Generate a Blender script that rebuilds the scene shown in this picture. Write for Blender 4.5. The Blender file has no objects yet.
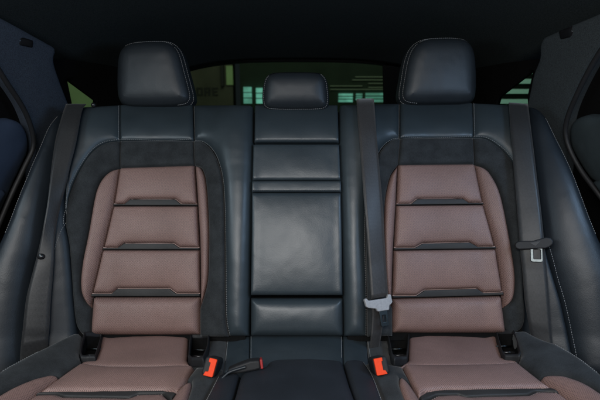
import bpy, bmesh, math, random
import numpy as np
from mathutils import Vector, noise as mnoise
from mathutils.geometry import delaunay_2d_cdt

random.seed(4)
R = math.radians
scene = bpy.context.scene
col = scene.collection

# ------------------------------------------------------------------ camera
F = 440.0                                   # focal length in photo pixels (600 px wide photo)
PITCH = R(12)
CAM = np.array([0.0, 0.0, 0.55])
cam_d = bpy.data.cameras.new('camera')
cam_d.sensor_width = 36.0
cam_d.lens = 36.0 * F / 600.0
cam_d.clip_start = 0.02
cam_d.clip_end = 200
cam = bpy.data.objects.new('camera', cam_d)
col.objects.link(cam)
cam.location = CAM
cam.rotation_euler = (R(90) - PITCH, 0, 0)
scene.camera = cam
cam_d.dof.use_dof = True
cam_d.dof.focus_distance = 1.02
cam_d.dof.aperture_fstop = 5.0
FWD = np.array([0, math.cos(PITCH), -math.sin(PITCH)])
UPV = np.array([0, math.sin(PITCH), math.cos(PITCH)])


def ray(px, py):
    return FWD + np.array([1, 0, 0]) * ((px - 300) / F) + UPV * ((200 - py) / F)


def sstep(a, b, x):
    t = np.clip((x - a) / (b - a), 0, 1)
    return t * t * (3 - 2 * t)


# ------------------------------------------------------------------ base surfaces
class Surf:
    """a frame (O,U,V,N) with a smooth relief h(u,v); shapes measured on it get real depth."""
    def __init__(self, O, U, V, N, h=None):
        self.O = np.array(O, float)
        self.U, self.V, self.N = [np.array(a, float) / np.linalg.norm(a) for a in (U, V, N)]
        self.h = h or (lambda u, v: np.zeros_like(np.asarray(u, float)))

    def trace(self, px, py, off=0.0):
        d = ray(px, py)
        den = d @ self.N
        t = ((self.O - CAM) @ self.N) / den
        for _ in range(60):
            q = CAM + d * t - self.O
            u, v, w = q @ self.U, q @ self.V, q @ self.N
            t -= 0.7 * (w - float(self.h(u, v)) - off) / den
        q = CAM + d * t - self.O
        return (q @ self.U, q @ self.V)

    def pos(self, u, v, w):
        u, v, w = [np.asarray(a, float)[..., None] for a in (u, v, w)]
        return self.O + u * self.U + v * self.V + w * self.N


XC = -0.008                                  # middle of the bench
TILT = R(24)


def back_h(u, v):
    a = np.abs(np.asarray(u, float) - XC)
    s = np.abs(a - 0.358)
    h = 0.026 * sstep(0.10, 0.19, s)                       # raised rims of each seat
    h = h - 0.006 * sstep(0.10, 0.0, s)
    h = h - 0.012 * sstep(0.14, 0.09, a)                   # centre lies a little back
    h = h + 0.085 * sstep(0.50, 0.72, a) * (1 - 0.55 * sstep(0.25, 0.62, np.asarray(v, float)))
    vv = np.asarray(v, float)
    h = h + 0.022 * np.sin(np.clip(vv / 0.60, 0, 1) * math.pi) - 0.05 * np.clip(vv - 0.50, 0, 1) ** 2 / 0.02
    return h


BACK = Surf((0, 1.0, 0.0), (1, 0, 0), (0, math.sin(TILT), math.cos(TILT)), (0, -math.cos(TILT), math.sin(TILT)), back_h)


def cush_h(u, v):
    a = np.abs(np.asarray(u, float) - XC)
    v = np.asarray(v, float)
    s = np.abs(a - 0.358)
    h = 0.10 * v + 0.014 * sstep(0.11, 0.17, s) + 0.055 * sstep(0.46, 0.68, a)
    h = h + 0.006 * sstep(0.16, 0.10, a)
    return h - 0.5 * np.clip(v - 0.44, 0, 1) ** 2 / 0.1


CUSH = Surf((0, 1.02, -0.016), (1, 0, 0), (0, -1, 0), (0, 0, 1), cush_h)

# ------------------------------------------------------------------ materials


def mat_new(name):
    m = bpy.data.materials.new(name)
    m.use_nodes = True
    nt = m.node_tree
    return m, nt, nt.nodes, nt.links, nt.nodes['Principled BSDF']


def nd(nodes, typ, **kw):
    n = nodes.new(typ)
    for k, v in kw.items():
        setattr(n, k, v)
    return n


def mathn(nodes, links, op, a, b=None, c=None):
    n = nd(nodes, 'ShaderNodeMath', operation=op)
    for i, x in enumerate((a, b, c)):
        if x is None:
            continue
        if hasattr(x, 'links'):
            links.new(x, n.inputs[i])
        else:
            n.inputs[i].default_value = x
    return n.outputs[0]


def ramp(nodes, links, src, stops):
    n = nd(nodes, 'ShaderNodeValToRGB')
    el = n.color_ramp.elements
    while len(el) < len(stops):
        el.new(0.5)
    for e, (p, c) in zip(el, stops):
        e.position = p
        e.color = (*c, 1) if len(c) == 3 else c
    links.new(src, n.inputs[0])
    return n.outputs[0]


def leather(name, color, rough=0.42, grain=0.25, spec=0.5, mottling=0.18, sheen=0.0):
    m, nt, N, L, b = mat_new(name)
    tc = nd(N, 'ShaderNodeTexCoord')
    v = nd(N, 'ShaderNodeTexVoronoi'); v.inputs['Scale'].default_value = 520
    L.new(tc.outputs['Object'], v.inputs['Vector'])
    n = nd(N, 'ShaderNodeTexNoise'); n.inputs['Scale'].default_value = 9; n.inputs['Detail'].default_value = 5
    L.new(tc.outputs['Object'], n.inputs['Vector'])
    n2 = nd(N, 'ShaderNodeTexNoise'); n2.inputs['Scale'].default_value = 160; n2.inputs['Detail'].default_value = 3
    L.new(tc.outputs['Object'], n2.inputs['Vector'])
    c = np.array(color)
    cr = ramp(N, L, n.outputs['Fac'], [(0.3, tuple(c * (1 - mottling))), (0.7, tuple(c * (1 + mottling)))])
    L.new(cr, b.inputs['Base Color'])
    r = mathn(N, L, 'MULTIPLY_ADD', n.outputs['Fac'], 0.16, rough - 0.08)
    L.new(r, b.inputs['Roughness'])
    b.inputs['Specular IOR Level'].default_value = spec
    if sheen:
        b.inputs['Sheen Weight'].default_value = sheen
        b.inputs['Sheen Roughness'].default_value = 0.5
    n3 = nd(N, 'ShaderNodeTexNoise'); n3.inputs['Scale'].default_value = 38; n3.inputs['Detail'].default_value = 4; n3.inputs['Distortion'].default_value = 0.6
    L.new(tc.outputs['Object'], n3.inputs['Vector'])
    hs = mathn(N, L, 'ADD', v.outputs['Distance'], mathn(N, L, 'MULTIPLY_ADD', n3.outputs['Fac'], 0.5, mathn(N, L, 'MULTIPLY', n2.outputs['Fac'], 0.8)))
    bp = nd(N, 'ShaderNodeBump'); bp.inputs['Strength'].default_value = grain; bp.inputs['Distance'].default_value = 0.0006
    L.new(hs, bp.inputs['Height']); L.new(bp.outputs[0], b.inputs['Normal'])
    return m


def suede(name, color):
    m, nt, N, L, b = mat_new(name)
    tc = nd(N, 'ShaderNodeTexCoord')
    n = nd(N, 'ShaderNodeTexNoise'); n.inputs['Scale'].default_value = 22; n.inputs['Detail'].default_value = 7; n.inputs['Roughness'].default_value = 0.65
    L.new(tc.outputs['Object'], n.inputs['Vector'])
    n2 = nd(N, 'ShaderNodeTexNoise'); n2.inputs['Scale'].default_value = 700
    L.new(tc.outputs['Object'], n2.inputs['Vector'])
    c = np.array(color)
    mix = mathn(N, L, 'MULTIPLY_ADD', n2.outputs['Fac'], 0.45, mathn(N, L, 'MULTIPLY', n.outputs['Fac'], 0.6))
    L.new(ramp(N, L, mix, [(0.36, tuple(c * 0.5)), (0.68, tuple(c * 1.6))]), b.inputs['Base Color'])
    b.inputs['Roughness'].default_value = 0.85
    b.inputs['Specular IOR Level'].default_value = 0.2
    b.inputs['Sheen Weight'].default_value = 0.12
    b.inputs['Sheen Roughness'].default_value = 0.4
    bp = nd(N, 'ShaderNodeBump'); bp.inputs['Strength'].default_value = 0.35; bp.inputs['Distance'].default_value = 0.0007
    L.new(n2.outputs['Fac'], bp.inputs['Height']); L.new(bp.outputs[0], b.inputs['Normal'])
    return m


def perforated(name, color, pitch=0.0037, rough=0.52):
    """leather with a diamond grid of small punched holes (UV is in metres)"""
    m, nt, N, L, b = mat_new(name)
    uv = nd(N, 'ShaderNodeUVMap')
    mp = nd(N, 'ShaderNodeMapping'); mp.inputs['Rotation'].default_value = (0, 0, R(45)); mp.inputs['Scale'].default_value = (1 / pitch,) * 3
    L.new(uv.outputs[0], mp.inputs[0])
    fr = nd(N, 'ShaderNodeVectorMath', operation='FRACTION'); L.new(mp.outputs[0], fr.inputs[0])
    sb = nd(N, 'ShaderNodeVectorMath', operation='SUBTRACT'); L.new(fr.outputs[0], sb.inputs[0]); sb.inputs[1].default_value = (0.5, 0.5, 0)
    ml = nd(N, 'ShaderNodeVectorMath', operation='MULTIPLY'); L.new(sb.outputs[0], ml.inputs[0]); ml.inputs[1].default_value = (1, 1, 0)
    ln = nd(N, 'ShaderNodeVectorMath', operation='LENGTH'); L.new(ml.outputs[0], ln.inputs[0])
    hole = nd(N, 'ShaderNodeMapRange'); hole.interpolation_type = 'SMOOTHSTEP'
    L.new(ln.outputs['Value'], hole.inputs[0]); hole.inputs[1].default_value = 0.20; hole.inputs[2].default_value = 0.36
    tc = nd(N, 'ShaderNodeTexCoord')
    n = nd(N, 'ShaderNodeTexNoise'); n.inputs['Scale'].default_value = 7; n.inputs['Detail'].default_value = 7
    L.new(tc.outputs['Object'], n.inputs['Vector'])
    n2 = nd(N, 'ShaderNodeTexNoise'); n2.inputs['Scale'].default_value = 420
    L.new(tc.outputs['Object'], n2.inputs['Vector'])
    c = np.array(color)
    base = ramp(N, L, mathn(N, L, 'MULTIPLY_ADD', n2.outputs['Fac'], 0.5, mathn(N, L, 'MULTIPLY', n.outputs['Fac'], 0.5)), [(0.34, tuple(c * 0.76)), (0.66, tuple(c * 1.2))])
    mx = nd(N, 'ShaderNodeMix', data_type='RGBA')
    L.new(hole.outputs[0], mx.inputs[0])
    mx.inputs[6].default_value = (*tuple(c * 0.34), 1)
    L.new(base, mx.inputs[7])
    L.new(mx.outputs[2], b.inputs['Base Color'])
    b.inputs['Roughness'].default_value = rough
    b.inputs['Specular IOR Level'].default_value = 0.35
    hh = mathn(N, L, 'MULTIPLY_ADD', n2.outputs['Fac'], 0.35, hole.outputs[0])
    bp = nd(N, 'ShaderNodeBump'); bp.inputs['Strength'].default_value = 0.45; bp.inputs['Distance'].default_value = 0.0007
    L.new(hh, bp.inputs['Height']); L.new(bp.outputs[0], b.inputs['Normal'])
    return m


def webbing(name, color):
    """woven belt: UV x across (metres), y along (metres)"""
    m, nt, N, L, b = mat_new(name)
    uv = nd(N, 'ShaderNodeUVMap')
    sx = nd(N, 'ShaderNodeSeparateXYZ'); L.new(uv.outputs[0], sx.inputs[0])
    a = mathn(N, L, 'SINE', mathn(N, L, 'MULTIPLY_ADD', sx.outputs[1], 2 * math.pi / 0.0026, mathn(N, L, 'MULTIPLY', mathn(N, L, 'PINGPONG', sx.outputs[0], 0.003), 900)))
    c2 = mathn(N, L, 'SINE', mathn(N, L, 'MULTIPLY', sx.outputs[0], 2 * math.pi / 0.0022))
    h = mathn(N, L, 'MULTIPLY_ADD', a, 0.3, mathn(N, L, 'MULTIPLY_ADD', c2, 0.2, 0.5))
    n2 = nd(N, 'ShaderNodeTexNoise'); n2.inputs['Scale'].default_value = 300; n2.inputs['Detail'].default_value = 4
    tc = nd(N, 'ShaderNodeTexCoord'); L.new(tc.outputs['Object'], n2.inputs['Vector'])
    h = mathn(N, L, 'MULTIPLY_ADD', n2.outputs['Fac'], 0.7, mathn(N, L, 'MULTIPLY', h, 0.6))
    c = np.array(color)
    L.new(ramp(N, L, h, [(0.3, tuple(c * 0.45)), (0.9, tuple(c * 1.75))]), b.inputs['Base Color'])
    b.inputs['Roughness'].default_value = 0.48
    b.inputs['Specular IOR Level'].default_value = 0.4
    b.inputs['Sheen Weight'].default_value = 0.15
    bp = nd(N, 'ShaderNodeBump'); bp.inputs['Strength'].default_value = 0.16; bp.inputs['Distance'].default_value = 0.0006
    L.new(h, bp.inputs['Height']); L.new(bp.outputs[0], b.inputs['Normal'])
    return m


def plain(name, color, rough=0.5, metal=0.0, spec=0.5, fine=0.12, scale=220, bump=0.1):
    m, nt, N, L, b = mat_new(name)
    tc = nd(N, 'ShaderNodeTexCoord')
    n = nd(N, 'ShaderNodeTexNoise'); n.inputs['Scale'].default_value = scale; n.inputs['Detail'].default_value = 4
    L.new(tc.outputs['Object'], n.inputs['Vector'])
    c = np.array(color)
    L.new(ramp(N, L, n.outputs['Fac'], [(0.3, tuple(c * (1 - fine))), (0.7, tuple(c * (1 + fine)))]), b.inputs['Base Color'])
    b.inputs['Roughness'].default_value = rough
    b.inputs['Metallic'].default_value = metal
    b.inputs['Specular IOR Level'].default_value = spec
    bp = nd(N, 'ShaderNodeBump'); bp.inputs['Strength'].default_value = bump; bp.inputs['Distance'].default_value = 0.0006
    L.new(n.outputs['Fac'], bp.inputs['Height']); L.new(bp.outputs[0], b.inputs['Normal'])
    return m


def glow(name, color, s):
    m, nt, N, L, b = mat_new(name)
    b.inputs['Base Color'].default_value = (0.02, 0.02, 0.02, 1)
    tc = nd(N, 'ShaderNodeTexCoord')
    n = nd(N, 'ShaderNodeTexNoise'); n.inputs['Scale'].default_value = 3.0; n.inputs['Detail'].default_value = 3
    L.new(tc.outputs['Object'], n.inputs['Vector'])
    c = np.array(color)
    L.new(ramp(N, L, n.outputs['Fac'], [(0.35, tuple(c * 0.45)), (0.65, tuple(np.minimum(c * 1.5, 1)))]), b.inputs['Emission Color'])
    b.inputs['Emission Strength'].default_value = s
    return m


M = {
    'leather': leather('blue_black_leather', (0.024, 0.033, 0.039), 0.44, 0.2, 0.62, 0.1),
    'leather_dark': leather('dark_leather', (0.0085, 0.012, 0.016), 0.46, 0.15, 0.45, 0.1),
    'leather_head': leather('headrest_leather', (0.013, 0.017, 0.021), 0.52, 0.18, 0.5, 0.1),
    'leather_door_blue_lit': leather('door_leather_blue_lit', (0.040, 0.056, 0.090), 0.5, 0.3, 0.35),  # left door copy: bluer light of that side put into the colour
    'leather_door_grey_lit': leather('door_leather_grey_lit', (0.040, 0.052, 0.057), 0.5, 0.3, 0.35),  # right door copy: darker, greener light of that side in the colour
    'navy': leather('navy_fabric', (0.012, 0.0145, 0.019), 0.62, 0.35, 0.35, 0.25),
    'suede': suede('charcoal_suede', (0.019, 0.021, 0.0225)),
    'brown': perforated('brown_perforated_leather', (0.220, 0.134, 0.116), 0.0028),
    'strip': leather('strip_leather', (0.024, 0.023, 0.0225), 0.55, 0.2, 0.25),
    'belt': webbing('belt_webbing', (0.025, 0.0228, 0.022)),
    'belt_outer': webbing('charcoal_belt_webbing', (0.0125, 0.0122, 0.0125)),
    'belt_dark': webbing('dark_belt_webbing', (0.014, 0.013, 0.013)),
    'thread': plain('pale_thread', (0.26, 0.26, 0.26), 0.8, spec=0.2),
    'thread_brown': plain('rose_thread', (0.30, 0.22, 0.20), 0.8, spec=0.2),
    'edge_highlight': plain('rose_edge_highlight', (0.34, 0.235, 0.21), 0.7, spec=0.3),  # pale tone stands for light caught on a rounded edge
    'black': plain('black_plastic', (0.010, 0.010, 0.011), 0.6, spec=0.3),
    'gloss': plain('gloss_black_plastic', (0.012, 0.012, 0.013), 0.22, bump=0.03),
    'rubber': plain('rubber', (0.014, 0.014, 0.015), 0.6),
    'orange': plain('orange_plastic', (0.72, 0.050, 0.010), 0.6, spec=0.2, fine=0.05, bump=0.05),
    'red': plain('red_plastic', (0.26, 0.010, 0.010), 0.45),
    'steel': plain('brushed_steel', (0.06, 0.068, 0.07), 0.34, 1.0),
    'greyp': plain('grey_plastic', (0.27, 0.27, 0.28), 0.5),
    'trim': plain('pillar_fabric_blue_lit', (0.050, 0.062, 0.082), 0.9, spec=0.15, fine=0.34, scale=420, bump=0.4),  # left pillar copy, bluish light of its side mixed into the base
    'trim_grey_lit': plain('pillar_fabric_grey_lit', (0.048, 0.057, 0.062), 0.9, spec=0.15, fine=0.34, scale=420, bump=0.4),  # same fabric on the right, its duller light painted into the base
    'headliner': plain('headliner_fabric', (0.031, 0.038, 0.039), 0.95, spec=0.1, fine=0.3, scale=380, bump=0.3),
    'dark': plain('dark_carpet', (0.006, 0.006, 0.006), 0.95, spec=0.05),
}

# ------------------------------------------------------------------ object helpers


def thing(name, label, cat, loc=(0, 0, 0), group=None, kind=None):
    o = bpy.data.objects.new(name, None)
    o.empty_display_size = 0.05
    col.objects.link(o)
    o.location = loc
    tag(o, label, cat, group, kind)
    return o


def tag(o, label=None, cat=None, group=None, kind=None):
    if label: o['label'] = label
    if cat: o['category'] = cat
    if group: o['group'] = group
    if kind: o['kind'] = kind
    return o


def root_loc(o):
    p = Vector((0, 0, 0))
    while o is not None:
        p += o.location
        o = o.parent
    return p


def link(name, verts, faces, mat, parent=None, uvs=None, smooth=True, label=None, kind=None):
    base = np.array(root_loc(parent)) if parent else np.zeros(3)
    me = bpy.data.meshes.new(name)
    V = np.asarray(verts, float).reshape(-1, 3) - base
    me.from_pydata(V.tolist(), [], [list(map(int, f)) for f in faces])
    bm = bmesh.new(); bm.from_mesh(me)
    bmesh.ops.recalc_face_normals(bm, faces=bm.faces)
    bm.to_mesh(me); bm.free()
    if uvs is not None:
        ul = me.uv_layers.new(name='UVMap')
        li = np.zeros(len(me.loops), int); me.loops.foreach_get('vertex_index', li)
        ul.data.foreach_set('uv', np.asarray(uvs, float)[li].ravel())
    me.polygons.foreach_set('use_smooth', [smooth] * len(me.polygons))
    me.materials.append(mat)
    o = bpy.data.objects.new(name, me)
    col.objects.link(o)
    if parent: o.parent = parent
    if label: o['label'] = label
    if kind: o['kind'] = kind
    return o


def catmull(pts, n=8):
    if len(pts) < 3:
        return [np.array(p, float) for p in pts]
    P = [np.array(p, float) for p in pts]
    P = [2 * P[0] - P[1]] + P + [2 * P[-1] - P[-2]]
    out = []
    for i in range(1, len(P) - 2):
        p0, p1, p2, p3 = P[i - 1:i + 3]
        for k in range(n):
            t = k / n
            out.append(0.5 * (2 * p1 + (p2 - p0) * t + (2 * p0 - 5 * p1 + 4 * p2 - p3) * t * t + (3 * p1 - p0 - 3 * p2 + p3) * t ** 3))
    out.append(P[-2])
    return out


def resample(line, step):
    line = np.asarray(line, float)
    seg = np.linalg.norm(np.diff(line, axis=0), axis=1)
    s = np.concatenate([[0], np.cumsum(seg)])
    n = max(1, int(round(s[-1] / step)))
    t = np.linspace(0, s[-1], n + 1)
    return np.stack([np.interp(t, s, line[:, i]) for i in range(line.shape[1])], 1)


def outline(poly, surf, off, step):
    """closed outline: points marked (x, y, 1) are corners, runs between corners are smooth curves"""
    idx = [i for i, p in enumerate(poly) if len(p) > 2]
    if not idx:
        runs = [list(poly) + [poly[0]]]
        P = [np.array(p[:2], float) for p in poly]
        n = len(P)
        dense = []
        for i in range(n):
            p0, p1, p2, p3 = P[i - 1], P[i], P[(i + 1) % n], P[(i + 2) % n]
            for k in range(8):
                t = k / 8
                dense.append(0.5 * (2 * p1 + (p2 - p0) * t + (2 * p0 - 5 * p1 + 4 * p2 - p3) * t * t + (3 * p1 - p0 - 3 * p2 + p3) * t ** 3))
        dense.append(dense[0])
        tr = [surf.trace(p[0], p[1], off) for p in dense]
        return resample(tr, step)[:-1]
    out = []
    for k, i in enumerate(idx):
        j = idx[(k + 1) % len(idx)]
        run = []
        q = i
        while True:
            run.append(poly[q][:2])
            if q == j and len(run) > 1: break
            q = (q + 1) % len(poly)
        if len(idx) == 1:
            pass
        d = catmull(run) if len(run) > 2 else resample(run, 6)
        tr = [surf.trace(p[0], p[1], off) for p in d]
        out.append(resample(tr, step)[:-1])
    return np.concatenate(out)


def seg_dist(P, poly):
    A = poly; B = np.roll(poly, -1, 0)
    D = B - A
    L2 = np.maximum((D ** 2).sum(1), 1e-14)
    best = np.full(len(P), 1e9)
    for s in range(0, len(P), 2000):
        Q = P[s:s + 2000]
        t = np.clip(((Q[:, None] - A[None]) * D[None]).sum(2) / L2, 0, 1)
        C = A[None] + t[..., None] * D[None]
        best[s:s + 2000] = np.sqrt(((Q[:, None] - C) ** 2).sum(2)).min(1)
    return best


def pad_field(P, poly):
    """smooth distance-like field (equals the distance near the outline, no ridges inside)"""
    A = poly; B = np.roll(poly, -1, 0)
    mid = np.concatenate([A * 0.75 + B * 0.25, A * 0.25 + B * 0.75]); ds = np.linalg.norm(B - A, axis=1) / 2
    ds = np.concatenate([ds, ds])
    out = np.zeros(len(P))
    for s in range(0, len(P), 2000):
        Q = P[s:s + 2000]
        d2 = ((Q[:, None] - mid[None]) ** 2).sum(2) + 0.0015 ** 2
        out[s:s + 2000] = np.sqrt(2.0 / (ds[None] * d2 ** -1.5).sum(1))
    return out


def inside(P, poly):
    A = poly; B = np.roll(poly, -1, 0)
    r = np.zeros(len(P), bool)
    for (x0, y0), (x1, y1) in zip(A, B):
        c = ((y0 > P[:, 1]) != (y1 > P[:, 1])) & (P[:, 0] < (x1 - x0) * (P[:, 1] - y0) / (y1 - y0 + 1e-18) + x0)
        r ^= c
    return r


def fnoise(P, amp, freq, seed):
    return np.array([mnoise.noise(Vector((p[0] * freq + seed, p[1] * freq - seed, seed * 1.7))) for p in P]) * amp


class Panel:
    pass


SEED = [0]


def panel(name, poly, mat, parent, surf=BACK, puff=0.006, r=0.012, drop=0.009, off=0.0, step=0.006, skirt=0.03,
          rough=0.0009, L=None, label=None, crease=None, gap=0.0003):
    """an upholstered panel: an outline on a surface, padded in the middle and rolled down at its edge"""
    SEED[0] += 1.37
    seed = SEED[0]
    ol = outline(poly, surf, off, step)
    area = 0.5 * np.sum(ol[:, 0] * np.roll(ol[:, 1], -1) - np.roll(ol[:, 0], -1) * ol[:, 1])
    if area < 0: ol = ol[::-1].copy()
    tg = np.roll(ol, -1, 0) - np.roll(ol, 1, 0)
    tg /= np.maximum(np.linalg.norm(tg, axis=1, keepdims=True), 1e-12)
    nr = np.stack([-tg[:, 1], tg[:, 0]], 1)
    ol = ol + nr * gap
    pts = [ol]
    for k in (0.06, 0.2, 0.45, 0.8, 1.3):
        q = ol + nr * (r * k)
        d = seg_dist(q, ol)
        pts.append(q[inside(q, ol) & (d > r * k * 0.93)])
    lo, hi = ol.min(0), ol.max(0)
    gx, gy = np.meshgrid(np.arange(lo[0], hi[0], step * 1.15), np.arange(lo[1], hi[1], step * 1.15))
    g = np.stack([gx.ravel(), gy.ravel()], 1)
    g[:, 0] += (np.round((g[:, 1] - lo[1]) / (step * 1.15)) % 2) * step * 0.57
    g = g[inside(g, ol)]
    if len(g):
        g = g[seg_dist(g, ol) > r * 1.3 + step * 0.5]
        pts.append(g)
    allp = np.concatenate(pts)
    n0 = len(ol)
    res = delaunay_2d_cdt([Vector(p) for p in allp], [], [list(range(n0))], 1, 1e-7)
    P = np.array([list(v) for v in res[0]])
    faces = [list(f) for f in res[2]]
    LL = L or r * 2.5

    def height(Q):
        d = seg_dist(Q, ol)
        t = np.clip(d / r, 0, 1)
        e = drop * (np.sqrt(np.maximum(0, 1 - (1 - t) ** 2)) - 1)
        h = surf.h(Q[:, 0], Q[:, 1]) + off + e + puff * (1 - np.exp(-np.minimum(pad_field(Q, ol), d * 3) / LL))
        if rough:
            h = h + fnoise(Q, rough, 18, seed) + fnoise(Q, rough * 0.45, 55, seed + 9)
        if crease is not None:
            h = h + crease(Q, d)
        return h
    W = height(P)
    cnt = {}
    for f in faces:
        for a, b in zip(f, f[1:] + f[:1]):
            k = (min(a, b), max(a, b)); cnt[k] = cnt.get(k, 0) + 1
    be = [k for k, c in cnt.items() if c == 1]
    bv = sorted({i for e in be for i in e})
    mp = {i: len(P) + j for j, i in enumerate(bv)}
    V = surf.pos(P[:, 0], P[:, 1], W)
    Vs = surf.pos(P[bv, 0], P[bv, 1], W[bv] - skirt)
    F_ = faces + [[a, b, mp[b], mp[a]] for a, b in be]
    UV = np.concatenate([P, P[bv]])
    o = link(name, np.concatenate([V, Vs]), F_, mat, parent, UV, label=label)
    p = Panel(); p.o = o; p.ol = ol; p.height = height; p.surf = surf; p.off = off; p.parent = parent
    return p


def stitching(p, line, inset=0.0035, mat='thread', pitch=0.0058, length=0.0042, rad=0.00048, name='stitching', smooth=True):
    """a row of separate thread stitches lying on a panel beside its seam"""
    d = catmull([q[:2] for q in line]) if smooth else resample([q[:2] for q in line], 4)
    tr = np.array([p.surf.trace(q[0], q[1], p.off) for q in d])
    s = resample(tr, 0.0015)
    tg = np.gradient(s, axis=0); tg /= np.maximum(np.linalg.norm(tg, axis=1, keepdims=True), 1e-9)
    nr = np.stack([-tg[:, 1], tg[:, 0]], 1)
    a, b = s + nr * inset, s - nr * inset
    s = a if inside(a, p.ol).mean() >= inside(b, p.ol).mean() else b
    s = resample(s, 0.0005)
    n = len(s); st = int(pitch / 0.0005); ln = int(length / 0.0005)
    c0 = [s[i] for i in range(0, n - ln - 1, st)]; c1 = [s[i + ln] for i in range(0, n - ln - 1, st)]
    if not c0: return
    c0, c1 = np.array(c0), np.array(c1)
    A = p.surf.pos(c0[:, 0], c0[:, 1], p.height(c0) + rad * 0.2)
    B = p.surf.pos(c1[:, 0], c1[:, 1], p.height(c1) + rad * 0.2)
    dashes(name, A, B, p.surf.N, rad, mat, p.o)


def dashes(name, A, B, N, rad, mat, parent):
    V, Fc = [], []
    for a, b in zip(A, B):
        t = b - a; l = np.linalg.norm(t)
        if l < 1e-6: continue
        t /= l
        x = np.cross(t, N); x /= max(np.linalg.norm(x), 1e-9); y = np.cross(x, t)
        base = len(V)
        for f, rr, lift in ((0, 0.35, -0.7), (0.18, 0.95, 0.1), (0.5, 1.1, 0.35), (0.82, 0.95, 0.1), (1, 0.35, -0.7)):
            c = a + t * l * f + y * rad * lift
            for k in range(6):
                an = k * math.pi / 3
                V.append(c + x * math.cos(an) * rad * rr + y * math.sin(an) * rad * rr)
        for i in range(4):
            for k in range(6):
                Fc.append([base + i * 6 + k, base + i * 6 + (k + 1) % 6, base + i * 6 + 6 + (k + 1) % 6, base + i * 6 + 6 + k])
        Fc.append([base + k for k in range(6)][::-1]); Fc.append([base + 24 + k for k in range(6)])
    return link(name, V, Fc, M[mat], parent)


def tube_mesh(path, rad, n=8, closed=False):
    P = np.asarray(path, float)
    m = len(P)
    V, Fc = [], []
    up = np.array([0.13, 0.2, 1.0])
    for i in range(m):
        if closed: t = P[(i + 1) % m] - P[i - 1]
        else: t = P[min(i + 1, m - 1)] - P[max(i - 1, 0)]
        t /= max(np.linalg.norm(t), 1e-9)
        x = np.cross(t, up); x /= max(np.linalg.norm(x), 1e-9); y = np.cross(x, t)
        rr = rad[i] if hasattr(rad, '__len__') else rad
        for k in range(n):
            a = 2 * math.pi * k / n
            V.append(P[i] + x * math.cos(a) * rr + y * math.sin(a) * rr)
    for i in range(m if closed else m - 1):
        j = (i + 1) % m
        for k in range(n):
            Fc.append([i * n + k, i * n + (k + 1) % n, j * n + (k + 1) % n, j * n + k])
    if not closed:
        Fc.append(list(range(n))[::-1]); Fc.append([(m - 1) * n + k for k in range(n)])
    return V, Fc


def tube(name, path, rad, mat, parent=None, n=8, closed=False):
    V, Fc = tube_mesh(path, rad, n, closed)
    return link(name, V, Fc, mat, parent)


def prism(name, pts2, O, X, Y, depth, mat, parent, bevel=0.002, hole=None):
    """solid from a flat outline (in X,Y) extruded backwards along -(X x Y), edges bevelled"""
    O, X, Y = [np.array(a, float) for a in (O, X, Y)]
    X /= np.linalg.norm(X); Y -= X * (Y @ X); Y /= np.linalg.norm(Y)
    Z = np.cross(X, Y)
    bm = bmesh.new()
    base = np.array(root_loc(parent)) if parent else np.zeros(3)
    loops = [pts2] + ([hole] if hole else [])
    vs, es = [], []
    flat, cons, k = [], [], 0
    for lp in loops:
        idx = list(range(k, k + len(lp))); k += len(lp)
        flat += [Vector(p) for p in lp]
        cons.append(idx)
    if hole:
        res = delaunay_2d_cdt(flat, [], cons, 0, 1e-9)      # faces with holes: even-odd
        P = [list(v) for v in res[0]]; faces = [list(f) for f in res[2]]
        hp = np.array(hole)
        keep = []
        for f in faces:
            c = np.mean([P[i] for i in f], 0)[None]
            if not inside(c, hp)[0] and inside(c, np.array(pts2))[0]: keep.append(f)
        faces = keep
    else:
        P = [list(p) for p in pts2]; faces = [list(range(len(P)))]
    bv = [bm.verts.new(Vector(O + X * p[0] + Y * p[1] - base)) for p in P]
    fs = [bm.faces.new([bv[i] for i in f]) for f in faces]
    ex = bmesh.ops.extrude_face_region(bm, geom=fs)
    for v in [g for g in ex['geom'] if isinstance(g, bmesh.types.BMVert)]:
        v.co -= Vector(Z * depth)
    bmesh.ops.recalc_face_normals(bm, faces=bm.faces)
    bmesh.ops.dissolve_limit(bm, angle_limit=R(1), verts=bm.verts, edges=bm.edges)
    if bevel:
        e = [e for e in bm.edges if len(e.link_faces) == 2 and e.calc_face_angle(0) > R(25)]
        bmesh.ops.bevel(bm, geom=e, offset=bevel, segments=3, affect='EDGES', profile=0.5, clamp_overlap=True)
    me = bpy.data.meshes.new(name); bm.to_mesh(me); bm.free()
    me.polygons.foreach_set('use_smooth', [False] * len(me.polygons))
    me.materials.append(mat)
    o = bpy.data.objects.new(name, me); col.objects.link(o)
    if parent: o.parent = parent
    for p in me.polygons: p.use_smooth = len(p.vertices) == 4 and p.area < 4 * bevel * 0.02
    return o


def px_world(surf, px, py, off=0.0):
    u, v = surf.trace(px, py, off)
    return surf.pos(u, v, float(surf.h(u, v)) + off)


def x_at(S, y):
    ys = [p[1] for p in S]; xs = [p[0] for p in S]
    return float(np.interp(y, ys, xs))


def between(S, y0, y1):
    """points of a seam strictly between two heights (photo rows, downwards)"""
    return [(p[0], p[1]) for p in S if y0 + 2 < p[1] < y1 - 2]


def c(p):
    return (p[0], p[1], 1)


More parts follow.
